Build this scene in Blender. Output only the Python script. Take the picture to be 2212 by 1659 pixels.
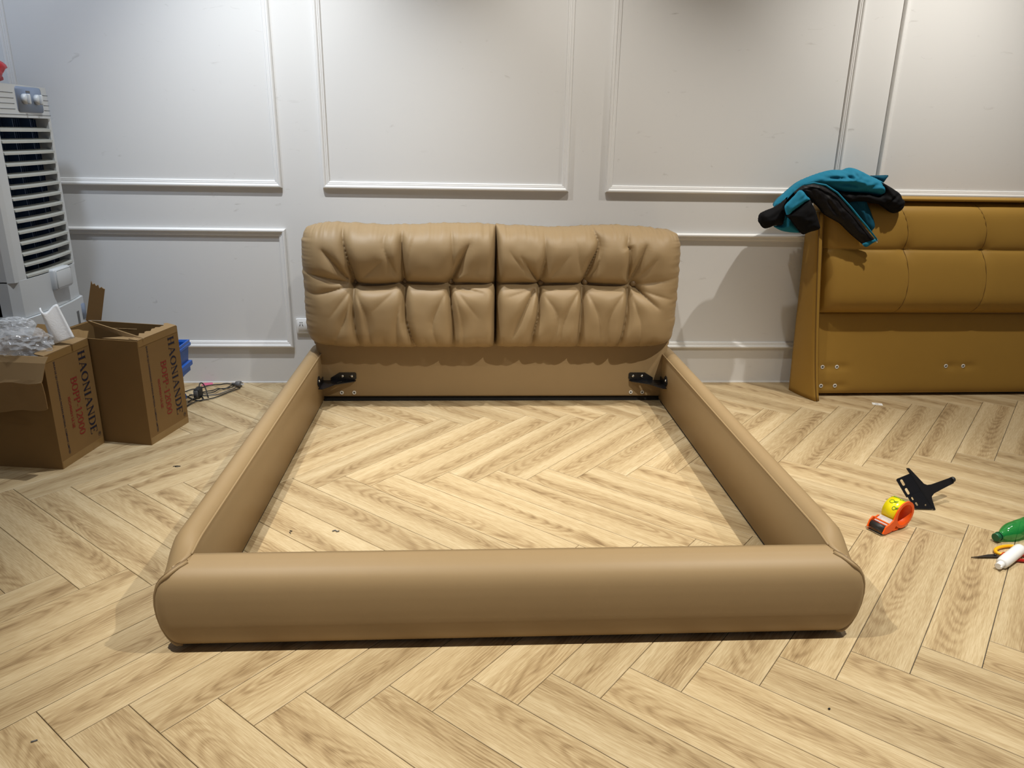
import bpy, bmesh, math, random
from mathutils import Matrix, Vector, noise
from mathutils.geometry import delaunay_2d_cdt

for o in list(bpy.data.objects): bpy.data.objects.remove(o)
scene = bpy.context.scene
COL = scene.collection
R = math.radians
random.seed(7)

# ------------------------------------------------------------------ camera
cd = bpy.data.cameras.new('camera'); cam = bpy.data.objects.new('camera', cd); COL.objects.link(cam)
cd.sensor_width = 36.0; cd.lens = 36.0 * 1625.48 / 2212.0; cd.clip_start = 0.05
_p, _y, _r = R(18.3741), R(3.61624), R(1.07770)
_F = Vector((math.sin(_y)*math.cos(_p), math.cos(_y)*math.cos(_p), -math.sin(_p)))
_R0 = _F.cross(Vector((0, 0, 1))).normalized(); _U0 = _R0.cross(_F)
_Rt = _R0*math.cos(_r) + _U0*math.sin(_r); _Up = -_R0*math.sin(_r) + _U0*math.cos(_r)
M = Matrix((_Rt, _Up, -_F)).transposed().to_4x4(); M.translation = (-0.14363, -4.13053, 1.36554)
cam.matrix_world = M
scene.camera = cam

# ------------------------------------------------------------------ world, lights, exposure
w = bpy.data.worlds.new('world'); scene.world = w; w.use_nodes = True
bgn = w.node_tree.nodes['Background']; bgn.inputs[0].default_value = (0.62, 0.74, 1.0, 1); bgn.inputs[1].default_value = 0.16
scene.view_settings.view_transform = 'Standard'; scene.view_settings.look = 'None'
scene.view_settings.exposure = 0.0; scene.view_settings.gamma = 1.0; scene.view_settings.use_curve_mapping = False
CEIL = 3.45
def spot(name, loc, target, energy, color, angle=70, blend=0.5, size=0.025):
    l = bpy.data.lights.new(name, 'SPOT'); l.energy = energy; l.color = color
    l.spot_size = R(angle); l.spot_blend = blend; l.shadow_soft_size = size
    o = bpy.data.objects.new(name, l); COL.objects.link(o); o.location = loc
    o.rotation_euler = (Vector(target)-Vector(loc)).to_track_quat('-Z', 'Y').to_euler()
WARM = (1.0, 0.95, 0.84); NEUT = (1.0, 0.955, 0.88); COOL = (0.95, 0.98, 1.0)
LZ = 3.30
# row of ceiling spots along the panelled wall
spot('wall_spot', (-1.05, -0.90, LZ), (-0.95, -0.30, 0.0), 270, COOL, 80, 1.0)
spot('wall_spot', (0.30, -0.90, LZ), (0.40, -0.30, 0.0), 155, NEUT, 76, 1.0)
spot('wall_spot', (2.40, -0.95, LZ), (2.00, -0.30, 0.0), 225, NEUT, 92, 1.0)
spot('corner_fill', (-1.95, -1.35, LZ), (-2.1, -0.05, 1.3), 80, (0.70, 0.82, 1.0), 95, 1.0, 0.10)  # added cool fill for the upper left wall, standing in for bluish shop ambient
# row of ceiling spots over the foot of the bed
spot('floor_spot', (-1.35, -2.76, LZ), (-0.15, -2.15, 0.0), 400, WARM, 60, 0.9)
spot('floor_spot', (1.65, -2.76, LZ), (0.65, -2.00, 0.0), 430, WARM, 72, 0.8)

# ------------------------------------------------------------------ materials
MATS = {}
def mat(name, base, rough=0.6, metal=0.0, spec=0.5, bump=None, var=None, trans=0.0, alpha=1.0, coat=0.0, ior=1.45, sheen=0.0):
    """bump=(scale,strength,distance)  var=(scale,amount): mottled colour"""
    if name in MATS: return MATS[name]
    m = bpy.data.materials.new(name); m.use_nodes = True; MATS[name] = m
    nt = m.node_tree; b = nt.nodes['Principled BSDF']
    b.inputs['Base Color'].default_value = (*base, 1); b.inputs['Roughness'].default_value = rough
    b.inputs['Metallic'].default_value = metal; b.inputs['Specular IOR Level'].default_value = spec
    b.inputs['Transmission Weight'].default_value = trans; b.inputs['Alpha'].default_value = alpha
    b.inputs['Coat Weight'].default_value = coat; b.inputs['IOR'].default_value = ior
    b.inputs['Sheen Weight'].default_value = sheen
    tc = None
    if bump or var:
        tc = nt.nodes.new('ShaderNodeTexCoord')
    if bump:
        n = nt.nodes.new('ShaderNodeTexNoise'); n.inputs['Scale'].default_value = bump[0]; n.inputs['Detail'].default_value = 4
        nt.links.new(tc.outputs['Object'], n.inputs['Vector'])
        bp = nt.nodes.new('ShaderNodeBump'); bp.inputs['Strength'].default_value = bump[1]; bp.inputs['Distance'].default_value = bump[2]
        nt.links.new(n.outputs['Fac'], bp.inputs['Height']); nt.links.new(bp.outputs['Normal'], b.inputs['Normal'])
    if var:
        n = nt.nodes.new('ShaderNodeTexNoise'); n.inputs['Scale'].default_value = var[0]; n.inputs['Detail'].default_value = 5
        nt.links.new(tc.outputs['Object'], n.inputs['Vector'])
        mx = nt.nodes.new('ShaderNodeMix'); mx.data_type = 'RGBA'
        a = var[1]
        mx.inputs['A'].default_value = (*[c*(1-a) for c in base], 1); mx.inputs['B'].default_value = (*[min(1, c*(1+a)) for c in base], 1)
        nt.links.new(n.outputs['Fac'], mx.inputs['Factor']); nt.links.new(mx.outputs['Result'], b.inputs['Base Color'])
    return m
def srgb(r, g, b):
    f = lambda c: (c/255/12.92) if c <= 10 else ((c/255+.055)/1.055)**2.4
    return (f(r), f(g), f(b))

def wall_mat():
    m = mat('wall_paint', (0.74, 0.74, 0.73), 0.55, bump=(220, .06, .002))
    nt = m.node_tree; b = nt.nodes['Principled BSDF']
    tc = nt.nodes.new('ShaderNodeTexCoord'); mp = nt.nodes.new('ShaderNodeMapping'); mp.inputs['Scale'].default_value = (5, 5, 16); mp.inputs['Rotation'].default_value = (0, R(12), 0)
    n = nt.nodes.new('ShaderNodeTexNoise'); n.inputs['Scale'].default_value = 1.6; n.inputs['Detail'].default_value = 6; n.inputs['Distortion'].default_value = 1.2
    cr = nt.nodes.new('ShaderNodeValToRGB'); cr.color_ramp.elements[0].position = 0.68; cr.color_ramp.elements[1].position = 0.80
    cr.color_ramp.elements[0].color = (0.74, 0.74, 0.73, 1); cr.color_ramp.elements[1].color = (0.56, 0.55, 0.53, 1)
    nt.links.new(tc.outputs['Object'], mp.inputs[0]); nt.links.new(mp.outputs[0], n.inputs['Vector']); nt.links.new(n.outputs['Fac'], cr.inputs[0]); nt.links.new(cr.outputs[0], b.inputs['Base Color'])
    return m
def wood_mat():
    m = bpy.data.materials.new('oak_plank'); m.use_nodes = True; nt = m.node_tree; b = nt.nodes['Principled BSDF']
    N = nt.nodes.new; L = nt.links.new
    tc = N('ShaderNodeTexCoord'); oi = N('ShaderNodeObjectInfo')
    wn = N('ShaderNodeTexWhiteNoise'); wn.noise_dimensions = '1D'; L(oi.outputs['Random'], wn.inputs['W'])
    # random shift of each plank's piece of print
    sub = N('ShaderNodeVectorMath'); sub.operation = 'SUBTRACT'; L(wn.outputs['Color'], sub.inputs[0]); sub.inputs[1].default_value = (.5, .5, .5)
    sh = N('ShaderNodeVectorMath'); sh.operation = 'MULTIPLY'; L(sub.outputs[0], sh.inputs[0]); sh.inputs[1].default_value = (.8, .09, 40)
    ad = N('ShaderNodeVectorMath'); ad.operation = 'ADD'; L(tc.outputs['Object'], ad.inputs[0]); L(sh.outputs[0], ad.inputs[1])
    # slow warp so that rings meander
    wp = N('ShaderNodeMapping'); wp.inputs['Scale'].default_value = (3.0, 9.0, 1); L(ad.outputs[0], wp.inputs[0])
    wno = N('ShaderNodeTexNoise'); wno.inputs['Scale'].default_value = 1.0; wno.inputs['Detail'].default_value = 1.5; L(wp.outputs[0], wno.inputs['Vector'])
    wsub = N('ShaderNodeVectorMath'); wsub.operation = 'SUBTRACT'; L(wno.outputs['Color'], wsub.inputs[0]); wsub.inputs[1].default_value = (.5, .5, .5)
    wsc = N('ShaderNodeVectorMath'); wsc.operation = 'MULTIPLY'; L(wsub.outputs[0], wsc.inputs[0]); wsc.inputs[1].default_value = (.35, .055, 0)
    ad2 = N('ShaderNodeVectorMath'); ad2.operation = 'ADD'; L(ad.outputs[0], ad2.inputs[0]); L(wsc.outputs[0], ad2.inputs[1])
    # cathedral rings
    mp = N('ShaderNodeMapping'); mp.inputs['Scale'].default_value = (.13, 1, 0); L(ad2.outputs[0], mp.inputs[0])
    wv = N('ShaderNodeTexWave'); wv.wave_type = 'RINGS'; wv.rings_direction = 'Z'; wv.inputs['Scale'].default_value = 34; wv.inputs['Distortion'].default_value = 2.0; wv.inputs['Detail'].default_value = 3; wv.inputs['Detail Scale'].default_value = 2.0
    L(mp.outputs[0], wv.inputs['Vector'])
    # broad tone bands along the grain
    mb = N('ShaderNodeMapping'); mb.inputs['Scale'].default_value = (1.0, 30, 1); L(ad2.outputs[0], mb.inputs[0])
    nb = N('ShaderNodeTexNoise'); nb.inputs['Scale'].default_value = 1.0; nb.inputs['Detail'].default_value = 5; nb.inputs['Roughness'].default_value = .6; L(mb.outputs[0], nb.inputs['Vector'])
    # fine fibres
    mf = N('ShaderNodeMapping'); mf.inputs['Scale'].default_value = (22, 420, 1); L(ad.outputs[0], mf.inputs[0])
    nf = N('ShaderNodeTexNoise'); nf.inputs['Scale'].default_value = 1.0; nf.inputs['Detail'].default_value = 4; L(mf.outputs[0], nf.inputs['Vector'])
    def math_(op, a, b_):
        n = N('ShaderNodeMath'); n.operation = op
        for i, v in enumerate((a, b_)):
            if isinstance(v, (int, float)): n.inputs[i].default_value = v
            else: L(v, n.inputs[i])
        return n.outputs[0]
    # one darker heartwood strip runs down each plank, with the rings inside it
    sx = N('ShaderNodeSeparateXYZ'); L(ad2.outputs[0], sx.inputs[0])
    hy = math_('MULTIPLY', sx.outputs['Y'], 1/.038)
    heart = math_('POWER', 2.71828, math_('MULTIPLY', math_('MULTIPLY', hy, hy), -1.0))
    mk = N('ShaderNodeMapping'); mk.inputs['Scale'].default_value = (2.4, 10, 1); L(ad.outputs[0], mk.inputs[0])
    nk = N('ShaderNodeTexNoise'); nk.inputs['Scale'].default_value = 1.0; nk.inputs['Detail'].default_value = 2; L(mk.outputs[0], nk.inputs['Vector'])
    heart = math_('MULTIPLY', heart, math_('ADD', math_('MULTIPLY', nk.outputs['Fac'], 1.2), .25))
    pw = math_('POWER', wv.outputs['Fac'], 1.6)
    s = math_('MULTIPLY', heart, math_('ADD', math_('MULTIPLY', math_('SUBTRACT', pw, .4), -.15), -.19))
    s = math_('ADD', s, math_('MULTIPLY', nb.outputs['Fac'], 0.46))
    s = math_('ADD', s, math_('MULTIPLY', nf.outputs['Fac'], 0.56))
    s = math_('ADD', s, .37)
    cr = N('ShaderNodeValToRGB'); L(s, cr.inputs[0])
    e = cr.color_ramp.elements
    e[0].position = .50; e[0].color = (*srgb(122, 99, 69), 1)
    e[1].position = 1.02; e[1].color = (*srgb(196, 178, 144), 1)
    k = e.new(.70); k.color = (*srgb(158, 135, 100), 1)
    k = e.new(.84); k.color = (*srgb(178, 157, 121), 1)
    hs = N('ShaderNodeHueSaturation'); L(cr.outputs[0], hs.inputs['Color'])
    L(math_('ADD', math_('MULTIPLY', wn.outputs['Value'], .14), .93), hs.inputs['Value'])
    L(hs.outputs[0], b.inputs['Base Color'])
    b.inputs['Roughness'].default_value = .5; b.inputs['Specular IOR Level'].default_value = .35
    bp = N('ShaderNodeBump'); bp.inputs['Strength'].default_value = .25; bp.inputs['Distance'].default_value = .0006; L(nf.outputs['Fac'], bp.inputs['Height']); L(bp.outputs[0], b.inputs['Normal'])
    return m

WALL = wall_mat(); WOOD = wood_mat()
TRIM = mat('trim_white', (0.80, 0.80, 0.79), 0.38, bump=(60, .05, .002))
GROUT = mat('floor_base', srgb(70, 68, 66), 0.9, var=(30, .2))
CEILM = mat('ceiling_paint', (0.6, 0.6, 0.6), 0.8, var=(3, .03))
LEATHER = mat('tan_leather', srgb(150, 127, 93), 0.50, spec=.40, bump=(900, .16, .0012), var=(14, .03))
LEATHER_D = mat('tan_leather_seam', srgb(118, 96, 66), 0.5, var=(40, .05))
GOLD = mat('mustard_leather', srgb(160, 124, 54), 0.52, spec=.35, bump=(900, .16, .0012), var=(12, .03))
GOLD_D = mat('mustard_seam', srgb(112, 82, 32), 0.5, var=(40, .05))
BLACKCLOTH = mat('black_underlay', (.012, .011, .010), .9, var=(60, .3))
STEEL = mat('black_steel', (.008, .008, .010), .32, spec=.5, var=(40, .2))
BOLT = mat('zinc_bolt', (.62, .62, .60), .28, metal=1.0, var=(90, .1))
NYLON = mat('white_nylon', (.72, .71, .68), .5, var=(50, .05))
HOLE = mat('dark_hole', (.008, .008, .008), .8, var=(50, .2))
CARD = mat('cardboard', srgb(130, 103, 66), .85, spec=.15, bump=(120, .1, .001), var=(9, .07))
CARD_IN = mat('cardboard_inside', srgb(145, 120, 86), .9, spec=.1, bump=(120, .1, .001), var=(14, .07))
TAPE = mat('packing_tape', srgb(142, 114, 72), .25, spec=.6, var=(20, .05))
NAVY = mat('navy_ink', srgb(26, 26, 46), .8, var=(80, .2))
RED = mat('red_ink', srgb(134, 38, 34), .8, var=(80, .15))
PLASTIC_W = mat('cooler_white', srgb(196, 200, 202), .35, var=(8, .03), bump=(20, .03, .002))
PLASTIC_G = mat('cooler_grey_panel', srgb(118, 130, 150), .4, var=(20, .05))
GREYW = mat('cooler_louver', srgb(176, 178, 172), .45, var=(30, .08))
INTERIOR = mat('cooler_inside', srgb(20, 38, 66), .6, var=(60, .4))
FIN = mat('cooler_fin', srgb(44, 66, 100), .5, var=(60, .2))
GROOVE = mat('groove_grey', srgb(120, 124, 126), .6, var=(40, .1))
BLUE = mat('blue_plastic', srgb(18, 84, 176), .35, var=(10, .06))
RUBBER = mat('black_rubber', (.018, .018, .018), .5, var=(60, .2))
RUBBER_G = mat('grey_rubber', (.12, .12, .12), .5, var=(60, .2))
FOAM = mat('white_foam', (.78, .79, .80), .8, bump=(160, .3, .003), var=(40, .04))
REDBAG = mat('red_bag', srgb(172, 22, 34), .4, var=(14, .15))
TEAL = mat('teal_cloth', srgb(28, 118, 148), .75, spec=.25, bump=(500, .2, .001), var=(16, .08))
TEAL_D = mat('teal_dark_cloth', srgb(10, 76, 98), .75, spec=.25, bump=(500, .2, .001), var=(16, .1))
BLACKC = mat('black_cloth', (.004, .004, .005), .75, spec=.18, bump=(400, .25, .001), var=(20, .3))
LINING = mat('black_lining', (.006, .005, .006), .55, spec=.25, bump=(60, .5, .004), var=(20, .3))
ORANGE = mat('orange_plastic', srgb(240, 92, 18), .35, var=(20, .05))
YELLOW = mat('yellow_tape', srgb(236, 220, 22), .22, spec=.6, var=(14, .06))
GREENINK = mat('green_print', srgb(110, 150, 30), .4, var=(30, .1))
GREENB = mat('green_bottle', srgb(30, 140, 70), .10, spec=.9, bump=(30, .25, .01))
def see_through(m, col, fac):
    nt = m.node_tree; b = nt.nodes['Principled BSDF']; out = nt.nodes['Material Output']
    t = nt.nodes.new('ShaderNodeBsdfTransparent'); t.inputs[0].default_value = (*col, 1)
    mx = nt.nodes.new('ShaderNodeMixShader'); mx.inputs[0].default_value = fac
    nt.links.new(t.outputs[0], mx.inputs[1]); nt.links.new(b.outputs[0], mx.inputs[2]); nt.links.new(mx.outputs[0], out.inputs[0])
see_through(GREENB, (.42, .85, .52), .55)
GREENCAP = mat('green_cap', srgb(22, 92, 60), .4, var=(20, .06))
WHITEP = mat('white_plastic', (.82, .83, .84), .3, var=(20, .02))
HANDLE_Y = mat('yellow_handle', srgb(240, 176, 24), .3, var=(20, .05))
HANDLE_R = mat('red_handle', srgb(176, 36, 26), .3, var=(20, .05))
BLADE = mat('scissor_steel', (.10, .09, .085), .35, metal=.9, var=(60, .2))
CHROME = mat('bright_steel', (.7, .7, .7), .2, metal=1.0, var=(60, .05))
PINK = mat('pink_paper', srgb(196, 96, 124), .7, var=(30, .1))
PAPER = mat('white_paper', (.82, .82, .80), .6, var=(30, .03))
SOCK = mat('socket_white', (.80, .80, .79), .3, var=(30, .02))
def film_mat():
    m = mat('clear_film', (.86, .88, .90), .10, spec=1.0, bump=(30, .6, .01))
    nt = m.node_tree; b = nt.nodes['Principled BSDF']; out = nt.nodes['Material Output']
    t = nt.nodes.new('ShaderNodeBsdfTransparent'); mx = nt.nodes.new('ShaderNodeMixShader'); mx.inputs[0].default_value = .30
    nt.links.new(t.outputs[0], mx.inputs[1]); nt.links.new(b.outputs[0], mx.inputs[2]); nt.links.new(mx.outputs[0], out.inputs[0])
    return m
FILM = film_mat()

# ------------------------------------------------------------------ helpers
ROOT = {}
def tag(o, label=None, cat=None, group=None, kind=None):
    if label: o['label'] = label
    if cat: o['category'] = cat
    if group: o['group'] = group
    if kind: o['kind'] = kind
    return o
def thing(name, label, cat, loc=(0, 0, 0), rz=0.0, group=None, kind=None, mtx=None):
    o = bpy.data.objects.new(name, None); COL.objects.link(o); o.empty_display_size = .05
    m = mtx if mtx is not None else Matrix.Translation(loc) @ Matrix.Rotation(rz, 4, 'Z')
    o.matrix_world = m; ROOT[o] = m
    return tag(o, label, cat, group, kind)
class MB:
    def __init__(s): s.v = []; s.f = []; s.sm = []
    def add(s, vs, fs, smooth=False, M=None):
        n = len(s.v)
        s.v += [tuple(M @ Vector(v)) if M is not None else tuple(v) for v in vs]
        s.f += [tuple(i+n for i in f) for f in fs]; s.sm += [smooth]*len(fs); return s
    def box(s, x0, x1, y0, y1, z0, z1, M=None):
        vs = [(x, y, z) for z in (z0, z1) for y in (y0, y1) for x in (x0, x1)]
        return s.add(vs, [(0, 2, 3, 1), (4, 5, 7, 6), (0, 1, 5, 4), (2, 6, 7, 3), (0, 4, 6, 2), (1, 3, 7, 5)], False, M)
    def rbox(s, x0, x1, y0, y1, z0, z1, r=.01, seg=2, M=None, axis=None):
        bm = bmesh.new(); bmesh.ops.create_cube(bm, size=1)
        for v in bm.verts:
            v.co = ((x0+x1)/2+v.co.x*(x1-x0), (y0+y1)/2+v.co.y*(y1-y0), (z0+z1)/2+v.co.z*(z1-z0))
        es = list(bm.edges)
        if axis is not None: es = [e for e in es if abs((e.verts[0].co-e.verts[1].co).normalized()[axis]) > .9]
        bmesh.ops.bevel(bm, geom=es, offset=r, segments=seg, affect='EDGES', profile=.5)
        bm.verts.index_update()
        s.add([v.co[:] for v in bm.verts], [tuple(v.index for v in f.verts) for f in bm.faces], True, M); bm.free(); return s
    def prism(s, poly, h0, h1, M=None):
        """poly in local xy, extruded along z"""
        n = len(poly)
        a = sum(poly[i][0]*poly[(i+1) % n][1]-poly[(i+1) % n][0]*poly[i][1] for i in range(n))
        if a < 0: poly = poly[::-1]
        vs = [(x, y, h0) for x, y in poly]+[(x, y, h1) for x, y in poly]
        fs = [tuple(range(n))[::-1], tuple(range(n, 2*n))]+[(i, (i+1) % n, n+(i+1) % n, n+i) for i in range(n)]
        return s.add(vs, fs, False, M)
    def lathe(s, prof, seg=24, M=None, smooth=True, caps=True):
        """prof: list of (radius, height) along local z"""
        vs = []; fs = []
        for r, h in prof:
            for k in range(seg):
                a = 2*math.pi*k/seg; vs.append((r*math.cos(a), r*math.sin(a), h))
        for i in range(len(prof)-1):
            for k in range(seg):
                fs.append((i*seg+k, i*seg+(k+1) % seg, (i+1)*seg+(k+1) % seg, (i+1)*seg+k))
        s.add(vs, fs, smooth, M)
        if caps:
            n = len(s.v)-len(vs)
            for i, rev in ((0, True), (len(prof)-1, False)):
                if prof[i][0] > 1e-5:
                    f = tuple(n+i*seg+k for k in range(seg)); s.f.append(f[::-1] if rev else f); s.sm.append(False)
        return s
    def tube(s, pts, r, seg=8, closed=False, smooth=True, flat=None):
        pts = [Vector(p) for p in pts]; n = len(pts); vs = []; fs = []
        up = Vector((0, 0, 1)); prev = None
        for i, p in enumerate(pts):
            if closed: t = pts[(i+1) % n]-pts[i-1]
            else: t = pts[min(i+1, n-1)]-pts[max(i-1, 0)]
            t.normalize()
            a = prev if prev is not None else (up if abs(t.z) < .95 else Vector((1, 0, 0)))
            u = (a-t*a.dot(t)).normalized(); prev = u; v = t.cross(u)
            rr = r[i] if isinstance(r, (list, tuple)) else r
            for k in range(seg):
                an = 2*math.pi*k/seg; vs.append(p+u*rr*math.cos(an)*(flat or 1)+v*rr*math.sin(an))
        m = n if closed else n-1
        for i in range(m):
            for k in range(seg):
                j = (i+1) % n
                fs.append((i*seg+k, i*seg+(k+1) % seg, j*seg+(k+1) % seg, j*seg+k))
        if not closed:
            fs.append(tuple(range(seg))[::-1]); fs.append(tuple((n-1)*seg+k for k in range(seg)))
        return s.add(vs, fs, smooth)
    def sweep(s, prof, path_fn, ts, closed_prof=True, smooth=True, caps=True):
        """prof list of 2d pts; path_fn(t, a, b) -> 3d point"""
        m = len(prof); vs = [path_fn(t, a, b) for t in ts for a, b in prof]; fs = []
        k = m if closed_prof else m-1
        for i in range(len(ts)-1):
            for j in range(k):
                j2 = (j+1) % m
                fs.append((i*m+j, i*m+j2, (i+1)*m+j2, (i+1)*m+j))
        s.add(vs, fs, smooth)
        if caps and closed_prof:
            n = len(s.v)-len(vs); q = (len(ts)-1)*m
            s.f += [tuple(n+j for j in range(m))[::-1], tuple(n+q+j for j in range(m))]; s.sm += [False, False]
        return s
    def mesh(s, name, inv=None):
        me = bpy.data.meshes.new(name)
        vs = s.v if inv is None else [tuple(inv @ Vector(v)) for v in s.v]
        me.from_pydata(vs, [], s.f); me.polygons.foreach_set('use_smooth', s.sm)
        bm = bmesh.new(); bm.from_mesh(me); bmesh.ops.recalc_face_normals(bm, faces=bm.faces); bm.to_mesh(me); bm.free()
        me.update(); return me
    def build(s, name, material, parent=None, local=False, label=None, cat=None, group=None, kind=None, origin=None):
        if parent is not None:
            rm = ROOT[parent]; me = s.mesh(name, None if local else rm.inverted())
        elif origin is not None:
            rm = Matrix.Translation(origin); me = s.mesh(name, None if local else rm.inverted())
        else:
            rm = Matrix(); me = s.mesh(name)
        me.materials.append(material)
        o = bpy.data.objects.new(name, me); COL.objects.link(o)
        if parent is not None: o.parent = parent
        elif origin is not None: o.location = origin
        ROOT[o] = rm
        tag(o, label, cat, group, kind); return o
def flat_mesh(splines, thick, text=None, size=1.0, space=1.0, font_scale=1.0):
    """2D filled outlines (holes allowed) or a text line -> (verts, faces) in local xy, extruded by thick"""
    if text is not None:
        c = bpy.data.curves.new('tmp', 'FONT'); c.body = text; c.size = size; c.space_character = space; c.extrude = 0; c.resolution_u = 4; c.offset = .018
    else:
        c = bpy.data.curves.new('tmp', 'CURVE'); c.dimensions = '2D'; c.fill_mode = 'BOTH'; c.extrude = thick/2
        for pl in splines:
            sp = c.splines.new('POLY'); sp.points.add(len(pl)-1)
            for p_, (x, y) in zip(sp.points, pl): p_.co = (x, y, 0, 1)
            sp.use_cyclic_u = True
    o = bpy.data.objects.new('tmp', c); COL.objects.link(o)
    dg = bpy.context.evaluated_depsgraph_get(); ev = o.evaluated_get(dg); me = ev.to_mesh()
    vs = [v.co[:] for v in me.vertices]; fs = [tuple(p_.vertices) for p_ in me.polygons]
    ev.to_mesh_clear(); bpy.data.objects.remove(o); bpy.data.curves.remove(c)
    return vs, fs
def slot(cx, cy, L, w_, ang=0, n=6):
    pts = []
    for sgn, a0 in ((1, -90), (-1, 90)):
        for k in range(n+1):
            a = R(a0+180*k/n); pts.append((sgn*(L/2-w_/2)+w_/2*math.cos(a), w_/2*math.sin(a)))
    c, s_ = math.cos(ang), math.sin(ang)
    return [(cx+x*c-y*s_, cy+x*s_+y*c) for x, y in pts]
def frame_from(o, xdir, ydir_hint):
    x = Vector(xdir).normalized(); y = Vector(ydir_hint); y = (y-x*y.dot(x)).normalized(); z = x.cross(y)
    m = Matrix((x, y, z)).transposed().to_4x4(); m.translation = o; return m

# ------------------------------------------------------------------ setting: floor of herringbone planks
XL, XR, YB, YF = -2.58, 3.9, 0.0, -5.6
floor = MB().box(XL, XR, YF, YB, -.06, -.0065).build('floor', GROUT, label='oak plank floor laid in herringbone', kind='structure', origin=(0, 0, -.06))
PW, PL = .1515, .909
th = R(4.15)
e1 = Vector((math.cos(th+R(45)), math.sin(th+R(45)))); d2 = Vector((math.cos(th-R(45)), math.sin(th-R(45))))
def clip(poly):
    for ax, lim, sg in ((0, XL, 1), (0, XR, -1), (1, YF, 1), (1, YB, -1)):
        out = []
        for i in range(len(poly)):
            a, b = poly[i], poly[(i+1) % len(poly)]
            da, db = sg*(a[ax]-lim), sg*(b[ax]-lim)
            if da >= 0: out.append(a)
            if da*db < 0:
                t = da/(da-db); out.append((a[0]+(b[0]-a[0])*t, a[1]+(b[1]-a[1])*t))
        poly = out
        if len(poly) < 3: return []
    return poly
def plank_mesh(poly):
    n = len(poly); cx = sum(p[0] for p in poly)/n; cy = sum(p[1] for p in poly)/n
    ins = .0012
    def shrink(p, d):
        v = Vector((p[0]-cx, p[1]-cy)); return (p[0]-math.copysign(min(d, abs(v.x)), v.x), p[1]-math.copysign(min(d, abs(v.y)), v.y))
    b0 = [shrink(p, .0010) for p in poly]; b1 = [shrink(p, ins+.0010) for p in poly]
    vs = [(x, y, -.0065) for x, y in b0]+[(x, y, -.0008) for x, y in b0]+[(x, y, 0) for x, y in b1]
    fs = [(i, (i+1) % n, n+(i+1) % n, n+i) for i in range(n)]+[(n+i, n+(i+1) % n, 2*n+(i+1) % n, 2*n+i) for i in range(n)]+[tuple(range(2*n, 3*n))]
    me = bpy.data.meshes.new('plank'); me.from_pydata(vs, [], fs); me.materials.append(WOOD); me.update(); return me
FULL = plank_mesh([(-PL/2, -PW/2), (PL/2, -PW/2), (PL/2, PW/2), (-PL/2, PW/2)])
def plank(cx, cy, ang):
    c, s_ = math.cos(ang), math.sin(ang)
    cor = [(cx+x*c-y*s_, cy+x*s_+y*c) for x, y in ((-PL/2, -PW/2), (PL/2, -PW/2), (PL/2, PW/2), (-PL/2, PW/2))]
    cl = clip(cor)
    if not cl: return
    inside = all(XL <= p[0] <= XR and YF <= p[1] <= YB for p in cor)
    if inside: me = FULL
    else:
        loc = [((p[0]-cx)*c+(p[1]-cy)*s_, -(p[0]-cx)*s_+(p[1]-cy)*c) for p in cl]
        ar = abs(sum(loc[i][0]*loc[(i+1) % len(loc)][1]-loc[(i+1) % len(loc)][0]*loc[i][1] for i in range(len(loc))))/2
        if ar < .002: return
        me = plank_mesh(loc)
    o = bpy.data.objects.new('plank', me); COL.objects.link(o); o.parent = floor; o.matrix_parent_inverse = Matrix()
    o.location = (cx, cy, .06); o.rotation_euler = (0, 0, ang+(math.pi if random.random() < .5 and inside else 0))
A0 = Vector((-.231, -2.605)); per = (e1+d2)*PW
up2 = (PW+PL)*e1+PW*d2-PL*d2     # zigzag two rows up
for m_ in range(-3, 3):
    for k in range(-30, 31):
        V = A0+per*k+up2*m_
        P = V+e1*PW
        c = P+e1*PL/2+d2*PW/2; plank(c.x, c.y, math.atan2(e1.y, e1.x))
        VB = V+(PW+PL)*e1+PW*d2
        c = VB+e1*PW/2-d2*PL/2; plank(c.x, c.y, math.atan2(d2.y, d2.x))

# ------------------------------------------------------------------ setting: walls, ceiling, panel mouldings
MB().box(XL-.1, XR+.1, 0, .1, -.06, CEIL+.1).build('wall_back', WALL, label='white painted panelled wall behind the bed', kind='structure')
MB().box(XL-.1, XL, YF, 0, -.06, CEIL+.1).build('wall_left', WALL, label='white painted side wall behind the air cooler', kind='structure')
MB().box(XR, XR+.1, YF, 0, -.06, CEIL+.1).build('wall_right', WALL, label='white painted side wall past the mustard headboard', kind='structure')
MB().box(XL-.1, XR+.1, YF, .1, CEIL, CEIL+.1).build('ceiling', CEILM, label='plain ceiling above the showroom', kind='structure')
PROF = [(0, 0), (0, .006), (.004, .010), (.009, .010), (.011, .013), (.017, .013), (.019, .017), (.024, .0205), (.030, .0205), (.034, .016), (.036, .011), (.037, 0)]   # (from inner edge outward, out of wall)
def moulding_frame(idx, x0, x1, z0, z1, label):
    t = thing('trim_%d' % idx, label, None, ((x0+x1)/2, 0, z0), kind='structure')
    W = .037
    # outer rect x0..x1,z0..z1 ; a measured from the inner edge outwards
    def side(axis, fixed, sgn, lo, hi):
        mb = MB()
        def fn(tt, a, d):
            off = W-a                                  # inset from the outer edge
            if axis == 'x':
                q = (lo+off) if tt == 0 else (hi-off); return (q, -d, fixed+sgn*off)
            q = (lo+off) if tt == 0 else (hi-off); return (fixed+sgn*off, -d, q)
        mb.sweep(PROF, fn, [0, 1], True, False, True)
        mb.build('moulding', TRIM, t)
    side('x', z0, 1, x0, x1); side('x', z1, -1, x0, x1); side('z', x0, 1, z0, z1); side('z', x1, -1, z0, z1)
n = 1
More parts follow.
